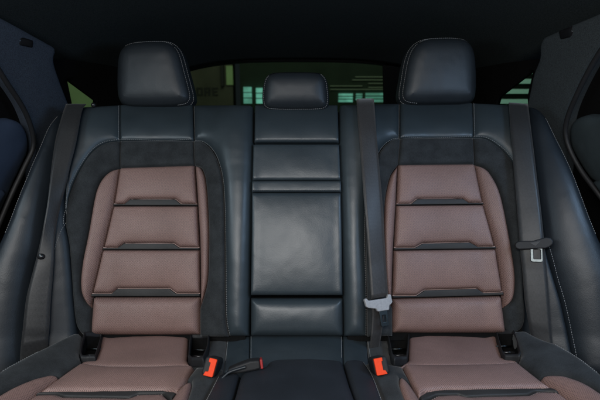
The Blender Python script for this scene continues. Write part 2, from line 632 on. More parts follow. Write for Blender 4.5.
# ------------------------------------------------------------------ outboard seat backs
def make_headrest(parent, face, surf, depth, show):
    hr = panel('headrest', face, M['leather_head'], parent, surf, puff=0.016, r=0.030, drop=0.024, step=0.005, skirt=0.0005, L=0.06, rough=0.0010, gap=0.0)
    ol = hr.ol; cc = ol.mean(0)
    # gusset: side wall wrapping to the back
    V, Fc = [], []
    rings = [(1.0, -0.024), (1.03, -0.030), (1.055, -0.045), (1.06, -0.065), (1.04, -0.085), (0.95, -0.102), (0.75, -0.110), (0.3, -0.112)]
    n = len(ol)
    for s, w in rings:
        q = cc + (ol - cc) * s
        V += list(surf.pos(q[:, 0], q[:, 1], np.full(n, w * depth / 0.11)))
    for i in range(len(rings) - 1):
        for k in range(n):
            Fc.append([i * n + k, i * n + (k + 1) % n, (i + 1) * n + (k + 1) % n, (i + 1) * n + k])
    Fc.append([(len(rings) - 1) * n + k for k in range(n)])
    link('gusset', V, Fc, M['leather_head'], hr.o)
    for sc, w, nm in ((0.997, -0.019, 'stitching'), (1.05, -0.040, 'stitching')):
        q = resample(np.concatenate([cc + (ol - cc) * sc, (cc + (ol - cc) * sc)[:1]]), 0.0005)
        st, ln = 11, 8
        idx = [i for i in range(0, len(q) - ln - 1, st) if show((q[i] - cc) / (ol.max(0) - cc))]
        A = surf.pos(q[idx, 0], q[idx, 1], np.full(len(idx), w)); j = [i + ln for i in idx]
        B = surf.pos(q[j, 0], q[j, 1], np.full(len(j), w))
        C0 = surf.pos(cc[0], cc[1], -0.07)
        ctr = C0
        V2 = dashes(nm, A, B, surf.N, 0.0006, 'thread', hr.o)
    # posts
    for sgn in (-1, 1):
        zmin = ol[:, 1].min()
        p0 = surf.pos(cc[0] + sgn * 0.05, zmin + 0.03, -0.05); p1 = surf.pos(cc[0] + sgn * 0.05, zmin - 0.05, -0.05)
        tube('post', [p0, p1], 0.006, M['steel'], hr.o)
    return hr


def seat_back(side, label, seams, P):
    S1, S2 = seams
    root = thing('rear_seat', label, 'car seat back', (P['cx'], 1.0, 0.0), 'outboard rear seat backs')
    top = P['band'][0]; bot = P['band'][1]         # rows of suede band
    A, B = P['outer_l'], P['outer_r']              # outer suede seams, from the shoulder seam down
    iA, iB = P['in_l'], P['in_r']                  # inner edge of the suede, from band down to tip on seam
    t1, t2 = (x_at(S1, top[0]), top[0]), (x_at(S2, top[1]), top[1])
    b1, b2 = (x_at(S1, bot[0]), bot[0]), (x_at(S2, bot[1]), bot[1])
    # leather shoulders
    sp = panel('shoulder_panel', [c(S1[0]), c(S2[0]), c(t2), c(t1)], M['leather'], root, puff=0.006, r=0.010, drop=0.007)
    stitching(sp, [t1, t2], 0.003)
    for poly, seam, r in P['leather']:
        q = panel('shoulder_panel', poly, M['leather'], root, puff=0.008, r=r, drop=0.6 * r + 0.003, L=0.03, rough=0.0012)
        stitching(q, seam, 0.0032)
        stitching(q, [(S1 if seam is A else S2)[0], t1 if seam is A else t2], 0.003, smooth=False)
    # suede band round the insert
    panel('suede_surround', [c(t1), c(t2), c(b2), c(b1)], M['suede'], root, puff=0.004, r=0.009, drop=0.010)
    panel('suede_surround', [c(t1)] + A[1:-1] + [c(A[-1])] + P['low_l'] + [c(iA[-1])] + iA[1:-1][::-1] + [c(b1)], M['suede'], root, puff=0.004, r=0.009, drop=0.010)
    panel('suede_surround', [c(t2)] + B[1:-1] + [c(B[-1])] + P['low_r'] + [c(iB[-1])] + iB[1:-1][::-1] + [c(b2)], M['suede'], root, puff=0.004, r=0.009, drop=0.010)
    # brown perforated side bolsters
    for I, S, bb in ((iA, S1, b1), (iB, S2, b2)):
        tip = I[-1]
        pb = panel('side_bolster', [c(bb)] + I[1:-1] + [c(tip)] + between(S, bb[1], tip[1])[::-1], M['brown'], root, puff=0.009, r=0.011, drop=0.016, off=0.001, gap=0.0014)
    # insert cut by three dark strips
    y0l, y0r = bot
    last = None
    upper = [c(b1), c(b2)]
    cur_l, cur_r = bot
    for (tops, (bl, br)) in P['strips']:
        tops = [(x, y + (0.8 if i in (0, 1, 4, 5) else 0.3)) for i, (x, y) in enumerate(tops)]
        bl, br = bl - 0.4, br - 0.4
        tl, tr = tops[0], tops[-1]
        poly = upper + between(S2, cur_r, tr[1]) + [c(p) for p in tops[::-1]] + between(S1, cur_l, tl[1])[::-1]
        ip = panel('insert_panel', poly, M['brown'], root, puff=0.010, r=0.0075, drop=0.012, L=0.022, gap=0.0008)
        bL, bR = (x_at(S1, bl), bl), (x_at(S2, br), br)
        st_ = panel('trim_strip', [c(p) for p in tops] + [c(bR), c(bL)], M['strip'], root, puff=0.0006, r=0.002, drop=0.002, off=-0.002, step=0.004, rough=0.0004)
        lt = resample(np.array([BACK.trace(p[0], p[1] - 0.35, 0.0) for p in tops]), 0.004)
        hh = ip.height(lt)
        tube('edge_highlight', BACK.pos(lt[:, 0], lt[:, 1], hh + 0.0012), 0.0011, M['edge_highlight'], st_.o, 6)  # painted highlight: thin pale line where the insert edge catches light
        upper = [c(bL), c(bR)]; cur_l, cur_r = bl, br
    yb = P['bottom']
    poly = upper + between(S2, cur_r, yb) + [c((x_at(S2, yb), yb)), c((x_at(S1, yb), yb))] + between(S1, cur_l, yb)[::-1]
    panel('insert_panel', poly, M['brown'], root, puff=0.013, r=0.017, drop=0.026, L=0.022, gap=0.0008)
    # padded body behind the cover
    u0, u1 = P['body']
    V, Fc = [], []
    us = np.linspace(u0, u1, 14); vs = np.linspace(-0.02, 0.60, 16)
    gu, gv = np.meshgrid(us, vs); gu, gv = gu.ravel(), gv.ravel()
    fr = BACK.pos(gu, gv, back_h(gu, gv) - 0.022); bk = BACK.pos(gu, gv, np.full(len(gu), -0.10))
    V = np.concatenate([fr, bk]); m = len(fr); nx = 14
    for i in range(15):
        for j in range(13):
            a = i * nx + j
            Fc.append([a, a + 1, a + nx + 1, a + nx]); Fc.append([m + a, m + a + nx, m + a + nx + 1, m + a + 1])
    rim = [j for j in range(nx)] + [i * nx + nx - 1 for i in range(1, 16)] + [15 * nx + j for j in range(nx - 2, -1, -1)] + [i * nx for i in range(14, 0, -1)]
    for a, b in zip(rim, rim[1:] + rim[:1]): Fc.append([a, b, m + b, m + a])
    link('padding', V, Fc, M['dark'], root, smooth=False)
    return root


S1 = [(119.5, 104), (119.5, 140), (119, 167), (113, 204), (102, 249), (90.5, 296), (88.3, 325), (88.6, 337)]
S2 = [(192, 104), (193, 140), (194, 164.5), (196.7, 204), (199, 249), (199.5, 296), (199.7, 338)]
oA = [(119.5, 140), (105, 142.3), (94, 148.5), (85, 159), (76, 174.5), (69, 192), (65, 212), (64.5, 226)]
oB = [(193, 140), (201, 140.8), (209, 146.5), (216, 157.5), (221, 176), (223, 200), (224, 250), (224.3, 295), (225, 320), (228, 337)]
LEFT = dict(
    cx=-0.36, band=((140, 140), (167, 164.5)), outer_l=oA, outer_r=oB,
    in_l=[(119, 167), (109, 170), (101, 177), (95, 188), (91.5, 202), (86, 233), (80.5, 260), (78.2, 280), (79, 293), (83, 302), (88.9, 309)],
    in_r=[(194, 164.5), (200, 166.3), (204.3, 175), (206.5, 190), (207.5, 205), (208.5, 228), (208.5, 250), (207, 282), (199.6, 309)],
    low_l=[(68, 245), (70.5, 275), (72, 300), (75, 324), (81, 335, 1), (88.6, 336, 1)],
    low_r=[(199.7, 337, 1)],
    leather=[
        ([c(S1[0]), c(S1[1])] + oA[1:-1] + [c(oA[-1]), (63.5, 200), (66, 160), (72, 125), (81, 106, 1)], oA, 0.014),
        ([c(S2[0]), (197, 103), (246, 103), (253, 105, 1), (252.6, 150), (251.3, 200), (250, 250), (249, 295), (248.4, 337, 1), c(oB[-1])] + oB[1:-1][::-1] + [c(oB[0])], oB, 0.030)],
    strips=[([(113.2, 203), (124, 203), (130, 198.7), (175, 198.7), (181, 203), (196.6, 203.2)], (205.8, 205.8)),
            ([(102.5, 247), (117, 247), (124, 243), (173, 243), (179, 246.6), (198.9, 246.8)], (250, 250)),
            ([(91.2, 293), (111, 293), (117, 288.3), (169, 288.3), (176, 293), (199.5, 293)], (297, 297))],
    bottom=336, body=(-0.60, -0.135))
left_back = seat_back('l', 'brown and charcoal seat back nearest the belt with the round stop button', (S1, S2), LEFT)

S3 = [(401, 102), (401, 137.5), (398.7, 164), (397, 204), (394.5, 249), (393, 297), (393, 336)]
S4 = [(473, 102), (474, 137), (475.5, 163), (484.2, 204), (496.8, 249), (504, 295), (508, 326), (508.6, 335)]
oC = [(401, 137.5), (393, 139), (385, 145), (378, 156), (371, 175), (367.5, 200), (366.5, 225), (367, 260), (368, 300), (368, 337)]
oD = [(474, 137), (486, 138), (496, 143.5), (506, 152), (514, 163.5), (520, 185), (523, 215), (524, 250)]
RIGHT = dict(
    cx=0.345, band=((137.5, 137), (164, 163)), outer_l=oC, outer_r=oD,
    in_l=[(398.7, 164), (391.5, 174), (387.5, 188), (385.3, 203), (384.3, 225), (384.3, 250), (385.5, 280), (388.5, 298), (393, 309)],
    in_r=[(475.5, 163), (487, 167.5), (494, 175.5), (500.5, 188), (505.5, 205), (512.5, 240), (517, 270), (517.5, 288), (514.5, 301), (505.8, 309)],
    low_l=[(393, 336.5, 1)],
    low_r=[(524.5, 290), (526, 315), (523, 328), (514, 334, 1), (508.6, 334.5, 1)],
    leather=[
        ([c(S3[0]), (396, 101.5), (346, 102.5), (340, 104, 1), (340, 150), (341.2, 200), (342.7, 250), (344, 295), (344.6, 337, 1), c(oC[-1])] + oC[1:-1][::-1] + [c(oC[0])], oC, 0.030),
        ([c(S4[0]), c(S4[1])] + oD[1:-1] + [c(oD[-1]), (527, 215), (527, 170), (523, 130), (513, 104, 1)], oD, 0.014)],
    strips=[([(397, 203), (411, 203), (417, 198.5), (463, 198.3), (469, 201.8), (483.6, 202)], (205.3, 204.4)),
            ([(394.6, 247), (415, 247), (423, 243), (470, 242), (478, 246), (496, 245.8)], (250.3, 249)),
            ([(393.1, 295), (417, 295), (425, 290), (477, 288.4), (484, 292.3), (503.6, 291.5)], (298.5, 295.7))],
    bottom=334, body=(0.118, 0.585))
right_back = seat_back('r', 'brown and charcoal seat back whose inner edge lies under the belt with a grey latch', (S3, S4), RIGHT)

# headrests
HT = R(6)


def head_surf(y0):
    return Surf((0, y0, 0.56), (1, 0, 0), (0, math.sin(HT), math.cos(HT)), (0, -math.cos(HT), math.sin(HT)))


make_headrest(left_back, [(116, 97), (114.6, 78), (115.6, 58), (120, 46.5), (130, 41.2), (149, 39.6), (162, 39.9), (170, 43), (177, 52), (183, 73), (187.8, 92), (187, 100), (179, 104), (150, 105.5), (124, 104.5)], head_surf(1.255), 0.115, lambda p: p[0] > 0.62 or p[1] > 0.88)
make_headrest(right_back, [(404.5, 96), (406.5, 76), (410.5, 56), (417, 44), (427, 38), (442, 36.3), (460, 36.6), (470, 40), (476.3, 50), (478.5, 70), (478.6, 88), (476, 98.5), (466, 102), (440, 102.5), (414, 102)], head_surf(1.255), 0.115, lambda p: p[0] < -0.62 or p[1] > 0.88)

# ------------------------------------------------------------------ centre section
cen = thing('middle_seat', 'narrow plain leather middle seat back with folded up armrest and low headrest', 'car seat back', (XC, 1.0, 0.0))
panel('upper_panel', [(254.5, 104, 1), (338, 104, 1), (339.3, 141.6, 1), (254, 141.6, 1)], M['leather'], cen, puff=0.005, r=0.008, drop=0.010, L=0.025)
arm = panel('armrest', [(251.4, 192, 1), (341.4, 192, 1), (342.6, 250), (343, 295.5, 1), (250.2, 295.5, 1), (251, 250)], M['leather'], cen, puff=0.008, r=0.009, drop=0.010, L=0.03, off=0.002)
panel('armrest_top', [(253, 143.6, 1), (339.6, 143.6, 1), (341, 180, 1), (252, 180, 1)], M['leather'], arm.o, puff=0.005, r=0.007, drop=0.008, L=0.022, off=0.002)
bd = panel('pull_strap', [(251.8, 180.3, 1), (341.2, 180.3, 1), (341.6, 191.7, 1), (251.4, 191.7, 1)], M['leather'], arm.o, puff=0.002, r=0.005, drop=0.006, off=0.003)
stitching(bd, [(253, 180.5), (340, 180.5)], 0.003, 'strip', smooth=False)
stitching(bd, [(253, 191.5), (340, 191.5)], 0.003, 'strip', smooth=False)
panel('lower_panel', [(249.8, 298, 1), (343.6, 298, 1), (344, 337, 1), (249.6, 337, 1)], M['leather'], cen, puff=0.016, r=0.020, drop=0.024, L=0.03)
make_headrest(cen, [(263.2, 100), (263.5, 87), (266, 77), (272, 72.3), (283, 71.2), (296, 71), (310, 71.2), (320, 72.5), (325.5, 78), (327.5, 88), (328, 100), (325.5, 106.5), (316, 108.3), (296, 108.6), (276, 108.3), (266, 106.5)], head_surf(1.225), 0.09, lambda p: abs(p[0]) > 0.8 or p[1] < -0.85)
V, Fc = [], []


def box_mesh(x0, x1, y0, y1, z0, z1):
    v = [(x, y, z) for x in (x0, x1) for y in (y0, y1) for z in (z0, z1)]
    f = [[0, 1, 3, 2], [4, 6, 7, 5], [0, 4, 5, 1], [2, 3, 7, 6], [0, 2, 6, 4], [1, 5, 7, 3]]
    return v, f


def frame_box(name, surf, u0, u1, v0, v1, w0, w1, mat, parent):
    v, f = box_mesh(u0, u1, v0, v1, w0, w1)
    v = [surf.pos(*p) for p in v]
    return link(name, v, f, mat, parent, smooth=False)


frame_box('padding', BACK, -0.132, 0.115, -0.02, 0.60, -0.09, -0.035, M['dark'], cen)

# ------------------------------------------------------------------ outer side bolsters (fixed to the body)
sl = thing('bolster_cushion', 'leather side bolster under the belt with the round stop button', 'seat bolster', (-0.68, 0.98, 0.0), 'leather bolsters next to the doors')
lline = [(63, 107), (53, 160), (45, 203), (38, 245), (29, 280), (19, 378)]
ob = panel('outer_panel', [(63, 107, 1), (54, 115), (45, 127), (36, 147), (25, 172), (13, 201), (0, 234), (-28, 300), (-44, 405, 1), (0, 388), (19, 378, 1)] + lline[1:-1][::-1], M['leather_dark'], sl, puff=0.024, r=0.025, drop=0.02, L=0.05, step=0.007, skirt=0.08)
stitching(ob, [(54, 115), (45, 127), (36, 147), (25, 172), (13, 201), (0, 234)], 0.006)
ib = panel('inner_panel', [(63, 107, 1), (81, 106, 1), (72, 125), (66, 160), (63.5, 200), (64.5, 226, 1), (68, 245), (70.5, 275), (72, 300), (76, 346, 1), (60, 358), (36, 370), (19, 378, 1)] + lline[1:-1][::-1], M['leather_dark'], sl, puff=0.004, r=0.012, drop=0.012)
stitching(ib, [(64.5, 222), (59, 238), (54, 254), (51, 275)], 0.0005)

sr = thing('bolster_cushion', 'leather side bolster beside the belt with a black and steel tongue', 'seat bolster', (0.68, 0.98, 0.0), 'leather bolsters next to the doors')
rline = [(528.5, 104), (534.5, 150), (541, 200), (547, 247), (556, 280), (564.5, 310), (577, 370)]
ob = panel('outer_panel', [(528.5, 104, 1), (540, 108), (549, 117), (560, 139), (573, 165), (587, 200), (600, 234), (628, 300), (645, 402, 1), (600, 384), (577, 370, 1)] + rline[1:-1][::-1], M['leather_dark'], sr, puff=0.024, r=0.025, drop=0.02, L=0.05, step=0.007, skirt=0.08)
stitching(ob, [(549, 117), (560, 139), (573, 165), (587, 200), (600, 234)], 0.006)
stitching(ob, rline[3:], 0.006)
panel('inner_panel', [(513, 104, 1), (528.5, 104, 1)] + rline[1:-1] + [(577, 370, 1), (557, 361), (540, 354), (526.5, 345, 1), (526, 315), (524.5, 290), (524, 250, 1), (527, 215), (527, 170), (523, 130)], M['leather_dark'], sr, puff=0.003, r=0.010, drop=0.012)

# ------------------------------------------------------------------ bench cushion
cu = thing('seat_cushion', 'long bench cushion with two brown perforated seats and a dark navy middle pad', 'seat cushion', (XC, 0.75, -0.02))


def cpan(name, poly, mat, **kw):
    kw.setdefault('surf', CUSH); kw.setdefault('skirt', 0.03)
    parent = kw.pop('parent', cu)
    return panel(name, poly, M[mat], parent, **kw)


# rear aprons behind the pads
cpan('rear_apron', [(104.5, 316, 1), (189.5, 316, 1), (187, 359.5, 1), (191, 366, 1), (82, 366, 1), (80.5, 360.5, 1), (95, 360, 1), (99.5, 349, 1)], 'brown', off=-0.008, puff=0.004, r=0.008, drop=0.006)
cpan('rear_apron', [(409.8, 316, 1), (493, 316, 1), (497, 341), (502.5, 357.5, 1), (518, 358.5, 1), (516, 365, 1), (400, 366, 1), (408.5, 360, 1)], 'brown', off=-0.008, puff=0.004, r=0.008, drop=0.006)
ap = cpan('rear_apron', [(250, 316, 1), (342.4, 316, 1), (343, 366, 1), (249.5, 369, 1)], 'leather', off=-0.020, puff=0.003, r=0.005, drop=0.004)
stitching(ap, [(250, 337), (249.6, 360)], 0.003, smooth=False)
stitching(ap, [(342.4, 337), (343, 358)], 0.003, smooth=False)
ap = cpan('rear_apron', [(229.5, 316, 1), (249.8, 316, 1), (249.3, 370, 1), (224, 372, 1)], 'leather', off=-0.020, puff=0.003, r=0.005, drop=0.004)
stitching(ap, [(229, 337), (226.5, 361)], 0.002, smooth=False)
cpan('rear_apron', [(210.5, 316, 1), (229.2, 316, 1), (223.8, 380, 1), (196, 380, 1), (191, 363, 1), (204.5, 361, 1), (209, 347, 1)], 'suede', off=-0.020, puff=0.003, r=0.006, drop=0.005)
cpan('rear_apron', [(342.8, 316, 1), (365, 316, 1), (369, 372, 1), (343.4, 368, 1)], 'leather', off=-0.020, puff=0.003, r=0.005, drop=0.004)
ap = cpan('rear_apron', [(365.4, 316, 1), (386, 316, 1), (389.5, 354, 1), (394, 361, 1), (402, 364, 1), (402, 384, 1), (374, 384, 1), (369.4, 372, 1)], 'suede', off=-0.020, puff=0.003, r=0.006, drop=0.005)
stitching(ap, [(365.8, 338), (369, 360)], 0.004, smooth=False)

OFF = 0.012
# left pad
lp_top = [(55, 391), (160, 389.2), (166, 390.5), (176, 392.3)]
stl = cpan('seat_insert', [(80.5, 362, 1), (107, 365.3), (150, 365.6), (194.5, 364.3, 1), (184, 383), (176.5, 392, 1), (163, 390, 1), (50, 391, 1), (38.5, 391, 1), (60, 376)], 'brown', off=OFF, puff=0.009, r=0.009, drop=0.014, L=0.03)
stitching(stl, [(84, 362.5), (107, 365.3), (150, 365.6), (192, 364.5)], 0.005, 'thread_brown')
cpan('trim_strip', [(38.5, 391.3, 1), (50, 391.3, 1), (163, 390.3, 1), (176.2, 392.3, 1), (171, 398.5, 1), (164, 392.8, 1), (138, 393.3, 1), (129, 397, 1), (64, 396, 1), (56, 393.4, 1), (35.5, 393.2, 1)], 'strip', off=OFF + 0.002, puff=0.001, r=0.003, drop=0.004, step=0.004)
fl = cpan('seat_insert', [(35, 393.6, 1), (56, 393.8, 1), (64, 396.4, 1), (129, 397.4, 1), (138, 393.7, 1), (164, 393.2, 1), (170.5, 399, 1), (140, 440, 1), (-60, 460, 1)], 'brown', off=OFF, puff=0.009, r=0.009, drop=0.012, L=0.03)
stitching(fl, [(56, 393.8), (64, 396.4), (129, 397.4), (138, 393.7), (164, 393.2)], 0.004, 'thread_brown', smooth=False)
cpan('side_bolster', [(60, 376, 1), (52, 373.8), (44, 374.6), (25, 380.5), (0, 393), (-50, 425, 1), (-60, 460, 1), (28, 398.5), (39, 390.5)], 'brown', off=OFF, puff=0.010, r=0.010, drop=0.012, L=0.03)
ls = cpan('suede_surround', [(75, 332, 1), (82, 334, 1), (81, 338), (79, 353, 1), (81, 360, 1), (60, 375.7, 1), (52, 373.4), (44, 374.2), (25, 380), (0, 392.5), (-50, 424, 1), (-60, 405, 1), (0, 370), (36, 350.5, 1), (56, 341)], 'suede', off=0.008, puff=0.006, r=0.010, drop=0.010)
stitching(ls, [(36, 350.5), (20, 358.8), (0, 370)], 0.004)
cpan('side_bolster', [(191.3, 379.5, 1), (191, 385), (186, 400), (170, 440, 1), (141, 440, 1), (171, 399.5), (180, 388)], 'brown', off=OFF, puff=0.008, r=0.008, drop=0.010)
# right pad
strp = cpan('seat_insert', [(403, 363, 1), (427, 364), (490, 363.5), (517.5, 361, 1), (529, 370), (543, 380.5), (553, 386.7, 1), (533, 387.7, 1), (443, 389, 1), (426, 391.5, 1), (419, 395.5, 1), (412, 382)], 'brown', off=OFF, puff=0.009, r=0.009, drop=0.014, L=0.03)
stitching(strp, [(405, 363.2), (427, 364), (490, 363.5), (516, 361.4)], 0.005, 'thread_brown')
cpan('trim_strip', [(419.3, 396, 1), (426, 392, 1), (443, 389.4, 1), (533, 388.1, 1), (553.5, 387.2, 1), (559, 391, 1), (536, 390.8, 1), (528, 394.2, 1), (466, 396, 1), (459, 393.6, 1), (437, 394.5, 1), (422.5, 401, 1)], 'strip', off=OFF + 0.002, puff=0.001, r=0.003, drop=0.004, step=0.004)
fr_ = cpan('seat_insert', [(423, 401.3, 1), (437, 395, 1), (459, 394, 1), (466, 396.4, 1), (528, 394.6, 1), (536, 391.2, 1), (559.5, 391.3, 1), (640, 450, 1), (450, 450, 1)], 'brown', off=OFF, puff=0.009, r=0.009, drop=0.012, L=0.03)
stitching(fr_, [(423, 401), (437, 395), (459, 394), (466, 396.4), (528, 394.6), (536, 391.2), (559, 391.3)], 0.004, 'thread_brown', smooth=False)
cpan('side_bolster', [(540, 376.6, 1), (547, 374.2), (557, 373.8), (568, 375.5), (587, 383), (600, 391), (650, 425, 1), (650, 455, 1), (573, 400), (546, 381.5)], 'brown', off=OFF, puff=0.010, r=0.010, drop=0.012, L=0.03)
rs = cpan('suede_surround', [(513, 331, 1), (526, 330, 1), (541, 338), (557, 343.4, 1), (578, 355.5), (600, 371.5), (660, 415, 1), (650, 424, 1), (600, 390.5), (587, 382.6), (568, 375), (557, 373.4), (547, 373.8), (539.7, 376, 1), (529, 368.5), (518.5, 361, 1), (521.5, 355, 1)], 'suede', off=0.008, puff=0.006, r=0.010, drop=0.010)
stitching(rs, [(557, 343.4), (578, 355.5), (600, 371.5)], 0.004)
cpan('side_bolster', [(399.5, 376, 1), (405, 379), (411, 385.5), (422, 402), (447, 440, 1), (420, 440, 1), (406, 400), (400, 384)], 'brown', off=OFF, puff=0.008, r=0.008, drop=0.010)
# middle pad with its two side strips and the suede valleys
cpan('middle_pad', [(240.5, 372, 1), (262, 367), (267, 361.6), (275, 359), (296, 358.2), (320, 358.6), (343.3, 360, 1), (350, 382), (357, 401), (372, 440, 1), (215, 440, 1), (232, 400)], 'navy', off=OFF, puff=0.016, r=0.014, drop=0.018, L=0.04)
sL = cpan('side_strip', [(218, 374.5, 1), (230, 372.8), (240, 372.2, 1), (231.6, 400), (214.5, 440, 1), (184, 440, 1), (204.5, 400)], 'navy', off=OFF, puff=0.008, r=0.009, drop=0.012)
stitching(sL, [(218, 374.5), (204.5, 400), (184, 440)], 0.003)
sR = cpan('side_strip', [(343.8, 360.2, 1), (355, 359.3), (364, 360.2, 1), (373, 374), (383.5, 400), (398, 440, 1), (372.5, 440, 1), (357.5, 401), (350.5, 382)], 'navy', off=OFF, puff=0.008, r=0.009, drop=0.012)
stitching(sR, [(364, 360.2), (373, 374), (383.5, 400), (398, 440)], 0.003)
cpan('suede_surround', [(196, 367, 1), (223, 367, 1), (218, 374.5), (204.3, 400), (183.5, 440, 1), (170.5, 440, 1), (186.5, 400), (191.5, 385), (191.5, 379, 1), (186, 380.5, 1)], 'suede', off=0.006, puff=0.003, r=0.007, drop=0.008)
cpan('suede_surround', [(366, 362, 1), (402, 366, 1), (411, 383, 1), (405, 378.5), (399.5, 375.5, 1), (399.8, 384), (405.7, 400), (419.5, 440, 1), (398.5, 440, 1), (384, 400), (373.3, 374)], 'suede', off=0.006, puff=0.003, r=0.007, drop=0.008)
# foam core and seat base under the cover
v, f = [], []
us = np.linspace(-0.56, 0.545, 30); vs = np.linspace(0.0, 0.56, 14)
gu, gv = np.meshgrid(us, vs); gu, gv = gu.ravel(), gv.ravel()
tp = CUSH.pos(gu, gv, cush_h(gu, gv) - 0.036); bt = CUSH.pos(gu, gv, np.full(len(gu), -0.2))
v = np.concatenate([tp, bt]); m = len(tp); nx = 30
for i in range(13):
    for j in range(29):
        a = i * nx + j
        f.append([a, a + 1, a + nx + 1, a + nx]); f.append([m + a, m + a + nx, m + a + nx + 1, m + a + 1])
rim = list(range(nx)) + [i * nx + nx - 1 for i in range(1, 14)] + [13 * nx + j for j in range(nx - 2, -1, -1)] + [i * nx for i in range(12, 0, -1)]
for a, b in zip(rim, rim[1:] + rim[:1]): f.append([a, b, m + b, m + a])
link('foam_core', v, f, M['dark'], cu, smooth=False)


# child seat anchor pockets (parts of the cushion)
def pocket(pts):
    ol = outline(pts, CUSH, 0.0, 0.003)
    cc = ol.mean(0)
    path = CUSH.pos(ol[:, 0], ol[:, 1], cush_h(ol[:, 0], ol[:, 1]) + 0.002)
    n = len(ol)
    def rings(prof, cap):
        V, Fc = [], []
        for sc, w in prof:
            q = cc + (ol - cc) * sc
            V += list(CUSH.pos(q[:, 0], q[:, 1], cush_h(ol[:, 0], ol[:, 1]) + w))
        for i in range(len(prof) - 1):
            for k in range(n):
                Fc.append([i * n + k, i * n + (k + 1) % n, (i + 1) * n + (k + 1) % n, (i + 1) * n + k])
        if cap: Fc.append([(len(prof) - 1) * n + k for k in range(n)])
        return V, Fc
    fr = link('anchor_pocket', *rings([(1.13, -0.012), (1.11, 0.001), (1.08, 0.0045), (1.02, 0.0055), (0.96, 0.0045), (0.90, 0.0), (0.885, -0.006)], False), M['black'], cu)
    link('well', *rings([(0.887, -0.004), (0.86, -0.020), (0.80, -0.048)], True), M['dark'], fr)
    w_ = (ol[:, 0].max() - ol[:, 0].min()) * 0.36
    for dv, mt, rr in ((-0.012, 'steel', 0.0018), (0.016, 'gloss', 0.0030)):
        z = float(cush_h(cc[0], cc[1])) - 0.016
        tube('anchor_bar', CUSH.pos(np.array([cc[0] - w_, cc[0] + w_]), np.array([cc[1] + dv] * 2), np.array([z, z])), rr, M[mt], fr)


pocket([(85, 334, 1), (102, 334, 1), (99, 345), (95, 357.5, 1), (82, 357.5, 1), (80.5, 354, 1), (82, 344)])
pocket([(191.5, 335, 1), (208.5, 335, 1), (207.5, 347), (203, 359, 1), (192, 359.5, 1), (189.2, 357, 1), (190, 345)])
pocket([(388, 334, 1), (408.5, 334, 1), (408, 346), (406.5, 358, 1), (395, 359, 1), (392, 356, 1), (390, 345)])
pocket([(496, 331, 1), (513, 331.5, 1), (517, 342), (520, 353.5, 1), (518.5, 356.2, 1), (505, 356.2, 1), (502.5, 354, 1), (499, 342)])

# ------------------------------------------------------------------ seat belts


def ribbon(name, rows, off, mat, parent, surf=BACK, thick=0.0016, nacross=7, bow=0.0015):
    """rows: (left px, right px, extra lift) down the belt"""
    L_ = catmull([r[0] for r in rows]); R_ = catmull([r[1] for r in rows])
    of = np.interp(np.linspace(0, len(rows) - 1, len(L_)), range(len(rows)), [r[2] if len(r) > 2 else 0 for r in rows])
    tw = np.interp(np.linspace(0, len(rows) - 1, len(L_)), range(len(rows)), [r[3] if len(r) > 3 else 0 for r in rows])
    top, bot, uv = [], [], []
    run = 0; prev = None
    for a, b, o_, t_ in zip(L_, R_, of, tw):
        ua = np.array(surf.trace(a[0], a[1], off + o_ + t_)); ub = np.array(surf.trace(b[0], b[1], off + o_ - t_))
        mid = (ua + ub) / 2
        if prev is not None: run += np.linalg.norm(mid - prev)
        prev = mid
        wid = np.linalg.norm(ub - ua)
        wa = float(surf.h(*ua)) + off + o_ + t_; wb = float(surf.h(*ub)) + off + o_ - t_
        for k in range(nacross):
            t = k / (nacross - 1)
            q = ua + (ub - ua) * t
            w = wa + (wb - wa) * t + bow * (1 - (2 * t - 1) ** 2) + 0.0009 * mnoise.noise(Vector((run * 14, t * 1.5, 3.3)))
            top.append(surf.pos(q[0], q[1], w)); bot.append(surf.pos(q[0], q[1], w - thick)); uv.append((t * wid, run))
    n = len(L_); m = len(top); na = nacross
    V = np.array(top + bot); Fc = []
    for i in range(n - 1):
        for k in range(na - 1):
            a = i * na + k
            Fc.append([a, a + 1, a + na + 1, a + na]); Fc.append([m + a, m + a + na, m + a + na + 1, m + a + 1])
        for k in (0, na - 1):
            a = i * na + k
            Fc.append([a, a + na, m + a + na, m + a])
    for k in range(na - 1):
        for i in (0, n - 1):
            a = i * na + k
            Fc.append([a, a + 1, m + a + 1, m + a])
    return link(name, V, Fc, M[mat], parent, np.array(uv + uv))


def rrect(w, h, r, n=5, cx=0, cy=0):
    out = []
    for sx, sy, a0 in ((1, 1, 0), (-1, 1, 90), (-1, -1, 180), (1, -1, 270)):
        for k in range(n + 1):
            a = R(a0 + 90 * k / n)
            out.append((cx + sx * (w / 2 - r) + r * math.cos(a), cy + sy * (h / 2 - r) + r * math.sin(a)))
    return out


# left belt
b1 = thing('seat_belt', 'grey seat belt with a round black stop button, lying over a leather bolster', 'seat belt', (-0.6, 1.05, 0.2))
ribbon('webbing', [((66, 104), (86, 104), 0), ((62.5, 114), (81.5, 112)), ((56, 137), (76, 142)), ((52, 162), (70, 166), 0.002, 0.002), ((49.5, 185), (65, 188), 0.005, 0.006), ((47.5, 203), (60.5, 205), 0.007, 0.009), ((44, 222), (57, 222), 0.006, 0.008), ((41, 238), (54.5, 240), 0.003, 0.003), ((36, 260), (53.5, 260), 0.001, -0.002), ((31, 279), (52.3, 279)), ((26, 300), (50.5, 300)), ((23, 328), (49, 328)), ((21, 345), (48, 340), -0.004), ((19, 372), (47, 366), -0.03)], 0.026, 'belt_outer', b1)
bp_ = px_world(BACK, 41, 256.5, 0.030)
bn = BACK.N
V, Fc = [], []
prof = [(0.0001, 0.007), (0.004, 0.0068), (0.0065, 0.0055), (0.0078, 0.003), (0.0078, -0.004)]
